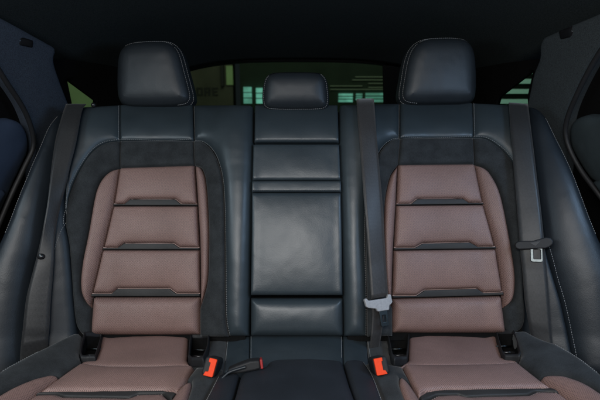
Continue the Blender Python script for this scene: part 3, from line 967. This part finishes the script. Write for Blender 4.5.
for rr, h in prof:
    for k in range(20):
        a = 2 * math.pi * k / 20
        V.append(bp_ + BACK.U * math.cos(a) * rr + BACK.V * math.sin(a) * rr * 0.9 + bn * h)
for i in range(len(prof) - 1):
    for k in range(20): Fc.append([i * 20 + k, i * 20 + (k + 1) % 20, (i + 1) * 20 + (k + 1) % 20, (i + 1) * 20 + k])
link('stop_button', V, Fc, M['gloss'], b1)

# right belt
b2 = thing('seat_belt', 'charcoal seat belt carrying a black grip and steel tongue beside the bolster', 'seat belt', (0.55, 1.05, 0.2))
ribbon('webbing', [((509, 102.5), (528, 104)), ((510.5, 125), (531, 128)), ((512.5, 150), (534, 152)), ((514.5, 175), (537, 177)), ((517, 205), (540.5, 205)), ((519.5, 236), (543.5, 234), 0.004), ((520.5, 252), (545, 252), 0.002), ((522.5, 270), (547, 270)), ((525, 300), (549.5, 300)), ((528.5, 322), (551.5, 328)), ((531.5, 337), (553, 346), -0.004), ((534, 356), (555, 366), -0.03)], 0.024, 'belt_outer', b2)


def bar_frame(surf, pa, pb, off):
    A = px_world(surf, *pa, off); B = px_world(surf, *pb, off)
    X = (B - A) / np.linalg.norm(B - A)
    Y = surf.V - X * (surf.V @ X); Y /= np.linalg.norm(Y)
    return (A + B) / 2, X, Y, np.linalg.norm(B - A)


O_, X_, Y_, W_ = bar_frame(BACK, (514.5, 245.5), (553.5, 241.5), 0.040)
Z_ = np.cross(X_, Y_)
h = 0.026
tp = [(-W_ / 2 + 0.008, -0.011), (-0.012, -0.012), (0.022, -0.014), (W_ / 2 - 0.010, -0.012), (W_ / 2 - 0.002, -0.006), (W_ / 2, 0.002), (W_ / 2 - 0.005, 0.010), (W_ / 2 - 0.014, 0.012), (0, 0.007), (-W_ / 2 + 0.012, 0.010), (-W_ / 2 + 0.003, 0.007), (-W_ / 2, 0.0), (-W_ / 2 + 0.002, -0.007)]
tg_ = prism('tongue_grip', tp, O_, X_, Y_, 0.014, M['black'], b2, 0.003)
# triangular recess mark on the grip
prism('grip_mark', [(-0.010, 0.003), (0.014, 0.004), (0.002, -0.007)], O_ + Z_ * 0.0005 + X_ * 0.001, X_, Y_, 0.002, M['rubber'], tg_, 0.0004)
s_ = 0.0
Yt = Y_ + X_ * 0.14; Yt2 = Yt / np.linalg.norm(Yt); Xt = X_ - Yt2 * (X_ @ Yt2)
prism('latch_plate', rrect(0.025, 0.034, 0.004), O_ - Y_ * 0.026 + X_ * 0.002 - Z_ * 0.004, Xt, -np.cross(Xt, Z_), 0.003, M['steel'], tg_, 0.0006, hole=rrect(0.0155, 0.023, 0.002, cx=0.001, cy=0.001))

# centre belt
b3 = thing('seat_belt', 'seat belt with a grey plastic latch, hanging beside the plain middle seat', 'seat belt', (0.15, 1.05, 0.2))
ribbon('webbing', [((356.5, 99), (373.5, 98.5), -0.03), ((356.8, 104), (374.3, 103), 0), ((358.5, 130), (376, 128)), ((361, 160), (378.8, 160)), ((364, 200), (382.3, 200), 0.003, 0.002), ((366.5, 228), (384, 228), 0.003, 0.003), ((369, 265), (385.8, 262)), ((371.3, 299), (388.3, 296), 0.004), ], 0.018, 'belt', b3, bow=0.002)
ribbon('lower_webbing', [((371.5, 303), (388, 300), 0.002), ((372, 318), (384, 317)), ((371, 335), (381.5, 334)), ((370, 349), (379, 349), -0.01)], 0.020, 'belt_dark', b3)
O_, X_, Y_, W_ = bar_frame(BACK, (365.3, 304.5), (392.5, 300.5), 0.040)
Z_ = np.cross(X_, Y_)
k = W_ / 27.5                                 # metres per photo pixel here
T = [(-13.8, 4.2), (-11.6, 5.4), (-9.8, 2.8), (9.0, 2.8), (10.8, 6.2), (13.4, 5.4), (13.7, -1.5), (12.4, -2.8), (10.2, -4.0), (9.2, -8.0), (-2.2, -8.0), (-3.6, -5.2), (-10.8, -3.6), (-12.8, -2.2)]
la = prism('latch_grip', [(x * k, y * k) for x, y in T], O_, X_, Y_, 0.010, M['greyp'], b3, 0.002)
prism('latch_plate', rrect(8.0 * k, 15.5 * k, 1.4 * k), O_ - Y_ * 14.0 * k + X_ * 3.4 * k - Z_ * 0.003, X_, Y_, 0.0028, M['steel'], la, 0.0005, hole=rrect(3.6 * k, 6.5 * k, 0.6 * k, cy=-1.0 * k))


# ------------------------------------------------------------------ buckles
def buckle(label, corners, slot_left, off, tilt):
    """orange push end facing the cabin; corners: top-left, top-right, bottom-right, bottom-left in the photo"""
    mpx = np.mean(np.array(corners), 0)
    sf = Surf(px_world(CUSH, mpx[0], mpx[1], off), (1, 0, 0), (0, math.sin(tilt), math.cos(tilt)), (0, -math.cos(tilt), math.sin(tilt)))
    P4 = [np.array(sf.trace(*q)) for q in corners]
    W3 = [sf.pos(q[0], q[1], 0.0) for q in P4]
    ctr = sum(W3) / 4
    root = thing('seat_belt_buckle', label, 'belt buckle', tuple(ctr - np.array([0, 0, 0.03])), 'orange tipped buckles')
    Y = (W3[0] + W3[1] - W3[2] - W3[3]); H = np.linalg.norm(Y) / 2; Y = Y / np.linalg.norm(Y)
    X = np.cross(Y, sf.N); X /= np.linalg.norm(X); W = abs((W3[1] - W3[0]) @ X)
    s = -1 if slot_left else 1
    hs = prism('housing', rrect(W * 1.42, H * 1.10, 0.007), ctr - sf.N * 0.004 + X * s * W * 0.10, X, Y, 0.065, M['black'], root, 0.004)
    wv = W / 2; hv = H / 2
    notch = [(-wv, -hv), (wv, -hv), (wv, hv), (-wv, hv)]
    if slot_left:
        pts = [(-wv, -hv), (wv * .9, -hv), (wv, -hv * .9), (wv, hv * .9), (wv * .9, hv), (-wv * .6, hv), (-wv * .6, hv * .55), (-wv * 0.15, hv * 0.5), (-wv * 0.15, -hv * 0.5), (-wv * .75, -hv * .55)]
    else:
        pts = [(wv, -hv), (wv * .75, -hv * .55), (wv * .35, -hv * 0.5), (wv * .35, hv * 0.55), (wv * .6, hv * .6), (wv * .6, hv), (-wv * .9, hv), (-wv, hv * .9), (-wv, -hv * .9), (-wv * .9, -hv)]
    prism('release_button', pts, ctr + sf.N * 0.003, X, Y, 0.012, M['orange'], root, 0.0016)
    return root, ctr, X, Y, sf


buckle('orange buttoned belt buckle with its slot on the left, beside the red ended buckle', [(208, 358), (217.6, 359), (213.2, 376.5), (202.5, 376.2)], True, 0.034, R(30))
bk2, ctr, X, Y, sf = buckle('orange buttoned belt buckle with its slot on the right, below the grey latch', [(373.2, 358.2), (384, 357.8), (387.3, 374.5), (377.2, 375.2)], False, 0.034, R(30))

# black buckle lying on the cushion
A = px_world(CUSH, 228, 368.5, 0.022); B = px_world(CUSH, 260.5, 363, 0.026)
b4 = thing('seat_belt_buckle', 'black belt buckle with a red end lying on its side on the middle cushion', 'belt buckle', tuple((A + B) / 2 - np.array([0, 0, 0.02])))
X = (B - A) / np.linalg.norm(B - A); Lb = np.linalg.norm(B - A)
Yb = np.array([0, 0.35, 0.94]); Yb -= X * (Yb @ X); Yb /= np.linalg.norm(Yb)
Zb = np.cross(X, Yb)
prism('housing', [(-Lb * 0.5, -0.009), (-Lb * 0.1, -0.011), (Lb * 0.3, -0.0105), (Lb * 0.5, -0.009), (Lb * 0.5, 0.008), (Lb * 0.2, 0.0095), (-Lb * 0.2, 0.005), (-Lb * 0.5, 0.0)], (A + B) / 2 + Zb * 0.012, X, Yb, 0.03, M['black'], b4, 0.004)
prism('release_button', rrect(0.005, 0.018, 0.002), B + X * 0.002 + Zb * 0.0135, X, Yb, 0.024, M['red'], b4, 0.0012)
pth = [A - X * 0.02 + np.array([0, 0.01, 0.0]), A + X * 0.004 + Yb * -0.004, A + X * 0.03]
V, Fc = [], []
sw = catmull([tuple(q) for q in [A - X * 0.016 - Yb * 0.016, A - X * 0.006 - Yb * 0.009, A + X * 0.006 - Yb * 0.003, A + X * 0.035 + Yb * 0.001]])
n = len(sw)
for i, q in enumerate(sw):
    for s in (-1, 1):
        V.append(q + Zb * (0.002 + 0.014) * s * 0.5 + Zb * 0.012 - Yb * 0.002); V.append(q + Zb * 0.016 * s * 0.5 + Zb * 0.012 + Yb * 0.002)
for i in range(n - 1):
    a = i * 4; b = a + 4
    for k0, k1 in ((0, 1), (1, 3), (3, 2), (2, 0)): Fc.append([a + k0, a + k1, b + k1, b + k0])
link('strap', V, Fc, M['leather_dark'], b4)

# ------------------------------------------------------------------ body interior: pillars, doors, roof, glass
SIDE_L = Surf((-0.70, 1.0, 0.55), (0.10, 1, 0), (0.28, 0, 0.96), (0.96, -0.096, -0.28))
SIDE_R = Surf((0.70, 1.0, 0.55), (0.10, -1, 0), (-0.28, 0, 0.96), (-0.96, -0.096, -0.28))
# make frames orthogonal
for s in (SIDE_L, SIDE_R):
    s.V = s.V - s.U * (s.V @ s.U); s.V /= np.linalg.norm(s.V)
    n = np.cross(s.U, s.V); n /= np.linalg.norm(n)
    if n @ (CAM - s.O) < 0: n = -n
    s.N = n

pl = thing('pillar_trim', 'fabric covered pillar trim on the left, tinted bluish by light, with a small black tag', 'pillar trim', (-0.70, 1.05, 0.5), 'fabric covered pillar trims')
panel('cover', [(-30, 0, 1), (0, 17), (30, 33.5), (55, 47.5, 1), (57, 51), (54.5, 57), (55.5, 66), (62, 85), (70, 106, 1), (80, 125, 1), (60, 165, 1), (36, 190, 1), (34, 146, 1), (33, 133), (26, 113), (18, 98.5), (8, 84), (0, 70.5), (-30, 22, 1)], M['trim'], pl, SIDE_L, puff=0.004, r=0.01, drop=0.008, step=0.01, rough=0.001)
panel('airbag_tag', [(20, 38.5, 1), (24, 37.5), (34, 40.5, 1), (33, 48.5, 1), (19, 45.5, 1)], M['gloss'], pl, SIDE_L, puff=0.001, r=0.003, drop=0.003, off=0.0035, step=0.004, rough=0)
pr = thing('pillar_trim', 'fabric covered pillar trim on the right, toned greyer by light, with a square black cover', 'pillar trim', (0.70, 1.05, 0.5), 'fabric covered pillar trims')
panel('cover', [(630, -6, 1), (600, 13), (570, 26), (543, 38, 1), (539.5, 45), (539, 58), (533, 75), (526.5, 106, 1), (515, 125, 1), (540, 165, 1), (562, 190, 1), (565, 149, 1), (564.5, 133), (567, 117), (573, 100), (585, 75), (600, 50), (630, 5, 1)], M['trim_grey_lit'], pr, SIDE_R, puff=0.004, r=0.01, drop=0.008, step=0.01, rough=0.001)
panel('airbag_tag', [(558, 31, 1), (570, 26.5, 1), (573, 32, 1), (571, 37.5, 1), (560, 40, 1)], M['gloss'], pr, SIDE_R, puff=0.001, r=0.003, drop=0.003, off=0.0035, step=0.004, rough=0)

# rubber door seals
for sf_, pth, lab in ((SIDE_L, [(-30, 25), (0, 72), (9, 86), (19, 101), (27, 116), (32.5, 133), (33, 148), (24, 168), (10, 198), (-6, 236)], 'black rubber door seal curving beside the bluish lit door panel'),
                      (SIDE_R, [(630, 8), (600, 52), (586, 76), (574, 101), (567.5, 118), (565.5, 133), (570, 150), (582, 172), (600, 196), (620, 225)], 'black rubber door seal curving beside the greyer lit door panel')):
    pts = [px_world(sf_, q[0], q[1], 0.012) for q in catmull(pth)]
    V, Fc = tube_mesh(pts, 0.006, 10)
    o = link('door_seal', V, Fc, M['rubber'])
    tag(o, lab, 'door seal', 'rubber door seals')

for sf_, lab, poly, dark, mt, arm_ in (
        (SIDE_L, 'dark leather door panel at the left edge, tinted bluish by light', [(-60, 122, 1), (0, 121.5), (16, 121), (25, 126), (29.5, 138), (29, 152), (22, 168), (9, 196), (-20, 260, 1), (-60, 330, 1)], [(-90, 20, 1), (-30, 20, 1), (0, 65, 1), (38, 130, 1), (30, 210, 1), (-20, 420, 1), (-90, 420, 1)], 'leather_door_blue_lit', [(-40, 190, 1), (0, 190), (7, 193), (0, 207), (-40, 290, 1)]),
        (SIDE_R, 'dark leather door panel at the right edge, tinted greyer by light', [(660, 116, 1), (600, 117.5), (582, 117), (571, 122), (568, 134), (572, 152), (588, 178), (602, 190), (625, 228, 1), (660, 300, 1)], [(690, 0, 1), (630, 0, 1), (600, 45, 1), (560, 130, 1), (570, 210, 1), (620, 420, 1), (690, 420, 1)], 'leather_door_grey_lit', [(650, 178, 1), (600, 181), (590, 184), (600, 195), (650, 280, 1)])):
    d = thing('car_door', lab, 'car door', tuple(sf_.O + np.array([0, 0, -0.5])), 'rear doors')
    panel('frame', dark, M['dark'], d, sf_, puff=0, r=0.01, drop=0.002, off=-0.03, step=0.02, rough=0)
    panel('upper_panel', poly, M[mt], d, sf_, puff=0.015, r=0.02, drop=0.014, off=-0.005, step=0.01, L=0.05)
    panel('armrest', arm_, M[mt], d, sf_, puff=0.012, r=0.012, drop=0.012, off=0.012, step=0.008, L=0.03)

# inner rear pillars around the small quarter windows
QL = Surf((-0.66, 1.5, 0.6), (0.28, 1, 0), (0.25, 0, 0.97), (1, -0.28, 0))
QR = Surf((0.66, 1.5, 0.6), (0.28, -1, 0), (-0.25, 0, 0.97), (-1, -0.28, 0))
for s in (QL, QR):
    s.V = s.V - s.U * (s.V @ s.U); s.V /= np.linalg.norm(s.V)
    n = np.cross(s.U, s.V); n /= np.linalg.norm(n)
    if n @ (CAM - s.O) < 0: n = -n
    s.N = n


def glass_mat(name, tint):
    m, nt, N, L, b = mat_new(name)
    N.remove(b)
    out = N['Material Output']
    tr = nd(N, 'ShaderNodeBsdfTransparent'); tr.inputs[0].default_value = (*tint, 1)
    gl = nd(N, 'ShaderNodeBsdfGlossy'); gl.inputs['Roughness'].default_value = 0.03
    fz = nd(N, 'ShaderNodeFresnel'); fz.inputs[0].default_value = 1.3
    mx = nd(N, 'ShaderNodeMixShader')
    L.new(fz.outputs[0], mx.inputs[0]); L.new(tr.outputs[0], mx.inputs[1]); L.new(gl.outputs[0], mx.inputs[2])
    L.new(mx.outputs[0], out.inputs[0])
    return m


M['glass'] = glass_mat('tinted_glass', (0.62, 0.72, 0.62))
for s, lab, dk, tri in (
        (QL, 'small triangular window showing plain pale green, in a black surround', [(50, 40, 1), (95, 50, 1), (165, 55, 1), (165, 112, 1), (97, 112, 1), (97, 101.5, 1), (67.5, 79.5, 1), (72.3, 103, 1), (70, 112, 1), (50, 112, 1)], [(66, 77, 1), (99, 100, 1), (99, 108, 1), (71, 108, 1)]),
        (QR, 'small triangular window showing bright slats, in a black surround', [(549, 36, 1), (505, 50, 1), (435, 55, 1), (435, 112, 1), (494, 112, 1), (498, 98, 1), (533, 70.5, 1), (527, 96, 1), (528, 112, 1), (549, 112, 1)], [(534, 68, 1), (528, 108, 1), (496, 108, 1), (497, 98, 1)])):
    q = thing('quarter_window', lab, 'car window', tuple(s.O), 'quarter windows')
    panel('surround', dk, M['dark'], q, s, puff=0, r=0.004, drop=0.002, step=0.02, rough=0, skirt=0.015)
    panel('pane', tri, M['glass'], q, s, puff=0, r=0.004, drop=0.0, off=-0.008, step=0.02, rough=0, skirt=0.003)

# roof lining
V, Fc, n1, n2 = [], [], 30, 30
for i in range(n1):
    y = -0.15 + 2.02 * i / (n1 - 1)
    for j in range(n2):
        x = -0.70 + 1.40 * j / (n2 - 1)
        hw = 0.62
        z = 0.955 - 0.225 * max(0, (y + 0.1) / 1.95) ** 1.7 - 0.10 * (abs(x) / hw) ** 3.2
        V.append((x, y, z))
m0 = len(V)
V += [(x, y, z + 0.03) for x, y, z in V]
for i in range(n1 - 1):
    for j in range(n2 - 1):
        a = i * n2 + j
        Fc.append([a, a + 1, a + n2 + 1, a + n2]); Fc.append([m0 + a, m0 + a + n2, m0 + a + n2 + 1, m0 + a + 1])
rim = list(range(n2)) + [i * n2 + n2 - 1 for i in range(1, n1)] + [(n1 - 1) * n2 + j for j in range(n2 - 2, -1, -1)] + [i * n2 for i in range(n1 - 2, 0, -1)]
for a, b in zip(rim, rim[1:] + rim[:1]): Fc.append([a, b, m0 + b, m0 + a])
o = link('headliner', V, Fc, M['headliner'])
tag(o, 'dark fabric roof lining curving above all the headrests', 'headliner')

# parcel shelf
v, f = box_mesh(-0.72, 0.72, 1.30, 2.05, 0.46, 0.505)
o = link('parcel_shelf', v, f, M['dark'], smooth=False)
tag(o, 'black parcel shelf behind the seat backs under the rear window', 'parcel shelf')

# rear window: glass in a black frame
RW = Surf((0, 1.92, 0.6), (1, 0, 0), (0, -0.55, 0.83), (0, -0.83, -0.55))
rw = thing('rear_window', 'dark tinted rear window behind the headrests with a building seen through it', 'car window', (0, 1.92, 0.5))
panel('pane', [(130, 56, 1), (400, 56, 1), (410, 112, 1), (120, 112, 1)], M['glass'], rw, RW, puff=0, r=0.004, drop=0, off=-0.01, step=0.03, rough=0, skirt=0.004)
panel('frame', [(100, 40, 1), (420, 40, 1), (420, 66, 1), (376, 63.5, 1), (300, 62.5), (190, 62.5), (150, 64, 1), (100, 64, 1)], M['dark'], rw, RW, puff=0, r=0.006, drop=0.003, step=0.02, rough=0, skirt=0.02)
panel('frame', [(383, 66, 1), (440, 66, 1), (440, 112, 1), (384, 112, 1)], M['dark'], rw, RW, puff=0, r=0.006, drop=0.003, step=0.02, rough=0, skirt=0.02)
panel('frame', [(100, 64.5, 1), (160, 64.5, 1), (158, 112, 1), (100, 112, 1)], M['dark'], rw, RW, puff=0, r=0.006, drop=0.003, step=0.02, rough=0, skirt=0.02)
tube('trim_line', [px_world(RW, 214, 54, 0.01), px_world(RW, 236, 53.5, 0.01)], 0.002, M['greyp'], rw)
tube('trim_line', [px_world(RW, 249, 54, 0.01), px_world(RW, 258, 51.5, 0.01), px_world(RW, 276, 51, 0.01)], 0.002, M['greyp'], rw)

# small chrome knob beside the left belt, on top of the seat back
kp = px_world(BACK, 93.5, 105, 0.008)
V, Fc = [], []
for i in range(9):
    th = math.pi * i / 8
    for k in range(14):
        a = 2 * math.pi * k / 14
        V.append(kp + np.array([0.0065 * math.sin(th) * math.cos(a), 0.0065 * math.sin(th) * math.sin(a), 0.007 * math.cos(th)]))
for i in range(8):
    for k in range(14): Fc.append([i * 14 + k, i * 14 + (k + 1) % 14, (i + 1) * 14 + (k + 1) % 14, (i + 1) * 14 + k])
o = link('release_knob', V, Fc, M['gloss'], left_back)

# ------------------------------------------------------------------ outside, seen through the glass
WALL = Surf((0, 7.0, 0.8), (1, 0, 0), (0, 0, 1), (0, -1, 0))


def siding(name, color, pitch):
    m, nt, N, L, b = mat_new(name)
    tc = nd(N, 'ShaderNodeTexCoord'); sx = nd(N, 'ShaderNodeSeparateXYZ'); L.new(tc.outputs['Object'], sx.inputs[0])
    fr = mathn(N, L, 'FRACT', mathn(N, L, 'DIVIDE', sx.outputs[2], pitch))
    n = nd(N, 'ShaderNodeTexNoise'); n.inputs['Scale'].default_value = 2.5; n.inputs['Detail'].default_value = 4
    L.new(tc.outputs['Object'], n.inputs['Vector'])
    c_ = np.array(color)
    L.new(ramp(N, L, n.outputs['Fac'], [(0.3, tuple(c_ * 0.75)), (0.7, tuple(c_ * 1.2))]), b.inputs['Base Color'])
    b.inputs['Roughness'].default_value = 0.7
    bp = nd(N, 'ShaderNodeBump'); bp.inputs['Strength'].default_value = 1.0; bp.inputs['Distance'].default_value = 0.05
    L.new(fr, bp.inputs['Height']); L.new(bp.outputs[0], b.inputs['Normal'])
    return m


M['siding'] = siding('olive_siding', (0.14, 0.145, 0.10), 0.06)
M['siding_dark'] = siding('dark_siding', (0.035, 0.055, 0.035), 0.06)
M['lit'] = glow('lit_teal_window', (0.22, 0.72, 0.56), 0.6)
M['green'] = siding('green_wall', (0.30, 0.45, 0.20), 0.5)
M['louvre'] = plain('pale_louvre', (0.20, 0.25, 0.17), 0.6)
M['slat'] = plain('pale_slat', (0.42, 0.72, 0.58), 0.6)
M['letter'] = plain('dark_letter', (0.012, 0.014, 0.010), 0.8)

bd_ = thing('storage_building', 'olive sided building with dark letters and lit teal windows seen through the rear window', 'building', (0, 7.0, -0.8))


def wall_px(name, x0, y0, x1, y1, mat, depth, off, parent):
    a = WALL.trace(x0, y0); b = WALL.trace(x1, y1)
    v, f = box_mesh(min(a[0], b[0]), max(a[0], b[0]), min(a[1], b[1]), max(a[1], b[1]), off - depth, off)
    return link(name, [WALL.pos(*p) for p in v], f, mat, parent, smooth=False)


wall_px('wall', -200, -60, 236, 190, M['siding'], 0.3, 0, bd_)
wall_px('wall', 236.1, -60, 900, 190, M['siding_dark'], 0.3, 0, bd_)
wall_px('post', 221, 40, 225, 86, M['letter'], 0.1, 0.11, bd_)
wall_px('pale_panel', 226.5, 66, 233.5, 85, M['green'], 0.05, 0.052, bd_)
for x0, x1, y0, y1 in ((243.5, 252, 87, 103.5), (256, 263, 88, 103.5), (338.5, 352.5, 93.5, 102), (356, 362, 93.5, 100), (365.5, 384, 93, 102)):
    w = wall_px('window', x0, y0, x1, y1, M['lit'], 0.02, 0.022, bd_)
    a, b_ = WALL.trace(x0, y0), WALL.trace(x1, y1)
    for t in np.linspace(0, 1, 4)[1:-1]:
        zz = a[1] + (b_[1] - a[1]) * t
        v, f = box_mesh(min(a[0], b_[0]) - 0.01, max(a[0], b_[0]) + 0.01, zz - 0.006, zz + 0.006, 0.023, 0.05)
        link('slat', [WALL.pos(*p) for p in v], f, M['siding_dark'], w, smooth=False)
for y, x0, x1 in ((77, 355, 383), (80, 352, 383), (83.5, 368, 383), (86, 330, 362), (87.5, 368, 383), (89.5, 330, 383)):
    wall_px('louvre', x0, y - 0.3, x1, y + 0.3, M['louvre'], 0.04, 0.043, bd_)
# the lettering: block letters made of strokes
def stroke_letters():
    strokes = {'O': [(0, 0, .22, 1), (.6, 0, .82, 1), (.22, .82, .6, 1), (.22, 0, .6, .18)],
               'R': [(0, 0, .24, 1), (.24, .82, .8, 1), (.6, .5, .82, .82), (.24, .4, .7, .56), (.5, 0, .78, .4)],
               'E': [(0, 0, .24, 1), (.24, .82, .8, 1), (.24, .42, .7, .6), (.24, 0, .8, .18)]}
    a = WALL.trace(197, 95.5); b = WALL.trace(220, 87.5)
    H = b[1] - a[1]; cell = (b[0] - a[0]) / 3
    for i, ch in enumerate('ORE'):
        V, Fc = [], []
        for x0, y0, x1, y1 in strokes[ch]:
            v, f = box_mesh(a[0] + i * cell + x0 * cell * 0.95, a[0] + i * cell + x1 * cell * 0.95, a[1] + y0 * H, a[1] + y1 * H, 0.0, 0.02)
            n = len(V); V += [WALL.pos(*p) for p in v]; Fc += [[n + q for q in ff] for ff in f]
        link('letter', V, Fc, M['letter'], bd_, smooth=False)
stroke_letters()

# green wall beyond the left quarter window, slatted shutter beyond the right one
v, f = box_mesh(-4.2, -1.25, 3.2, 3.3, -0.6, 1.9)
o = link('garden_wall', v, f, M['green'], smooth=False)
tag(o, 'pale green wall seen through the small window on the left', 'wall')
sh = thing('shutter', 'bright slatted shutter seen through the small window on the right', 'shutter', (2.2, 3.25, -0.6))
v, f = box_mesh(1.25, 4.2, 3.34, 3.38, -0.6, 1.9)
link('backing', v, f, M['siding_dark'], sh, smooth=False)
for i in range(34):
    z = -0.55 + i * 0.07
    v, f = box_mesh(1.25, 4.2, 3.24, 3.30, z, z + 0.032)
    link('slat', v, f, M['slat'], sh, smooth=False)

# ground outside and car floor
v, f = box_mesh(-30, 30, -12, 40, -1.0, -0.9)
o = link('ground', v, f, plain('asphalt', (0.05, 0.05, 0.05), 0.9, scale=30)); tag(o, kind='structure')
v, f = box_mesh(-0.8, 0.8, -0.2, 1.4, -0.42, -0.38)
o = link('floor', v, f, M['dark']); tag(o, kind='structure')

# ------------------------------------------------------------------ light
w = bpy.data.worlds.new('World'); scene.world = w; w.use_nodes = True
w.node_tree.nodes['Background'].inputs[0].default_value = (0.5, 0.62, 0.72, 1)
w.node_tree.nodes['Background'].inputs[1].default_value = 0.018


def area(name, loc, target, sx, sy, power, color):
    l = bpy.data.lights.new(name, 'AREA'); l.shape = 'RECTANGLE'; l.size = sx; l.size_y = sy; l.energy = power; l.color = color
    o = bpy.data.objects.new(name, l); col.objects.link(o); o.location = loc
    o.rotation_euler = (Vector(target) - Vector(loc)).to_track_quat('-Z', 'Y').to_euler()
    return o


area('windscreen_light', (-0.24, -0.42, 1.00), (-0.05, 1.0, 0.10), 0.9, 0.4, 27, (1.0, 0.99, 0.975))
area('left_window_light', (-0.86, 0.02, 0.75), (0.1, 1.1, 0.25), 0.6, 0.35, 2.0, (0.78, 0.92, 1.0))
area('right_window_light', (0.86, 0.0, 0.75), (-0.1, 1.1, 0.25), 0.5, 0.3, 2.2, (0.55, 0.75, 1.0))
area('left_rear_window_light', (-0.80, 0.62, 0.74), (0.2, 1.1, 0.25), 0.45, 0.28, 2.6, (0.70, 0.88, 1.0))
area('right_rear_window_light', (0.80, 0.62, 0.74), (-0.2, 1.1, 0.25), 0.45, 0.28, 5.0, (0.45, 0.68, 1.0))
area('outside_fill', (0.5, 3.6, 3.2), (0, 6.5, 0.8), 3.0, 1.0, 34, (0.95, 1.0, 0.8))  # added fill lamp to brighten the building; no such source in view
area('outside_fill', (0.0, 2.4, 2.6), (-2.4, 3.2, 0.8), 1.0, 0.6, 22, (0.95, 1.0, 0.8))  # added fill lamp for the green wall
area('outside_fill', (0.0, 2.4, 2.6), (2.4, 3.3, 0.8), 1.0, 0.6, 50, (0.9, 1.0, 0.95))  # added fill lamp for the slatted shutter

scene.render.engine = 'CYCLES'
scene.view_settings.view_transform = 'Standard'
scene.view_settings.look = 'None'
scene.view_settings.exposure = 0.0
scene.view_settings.gamma = 1.0
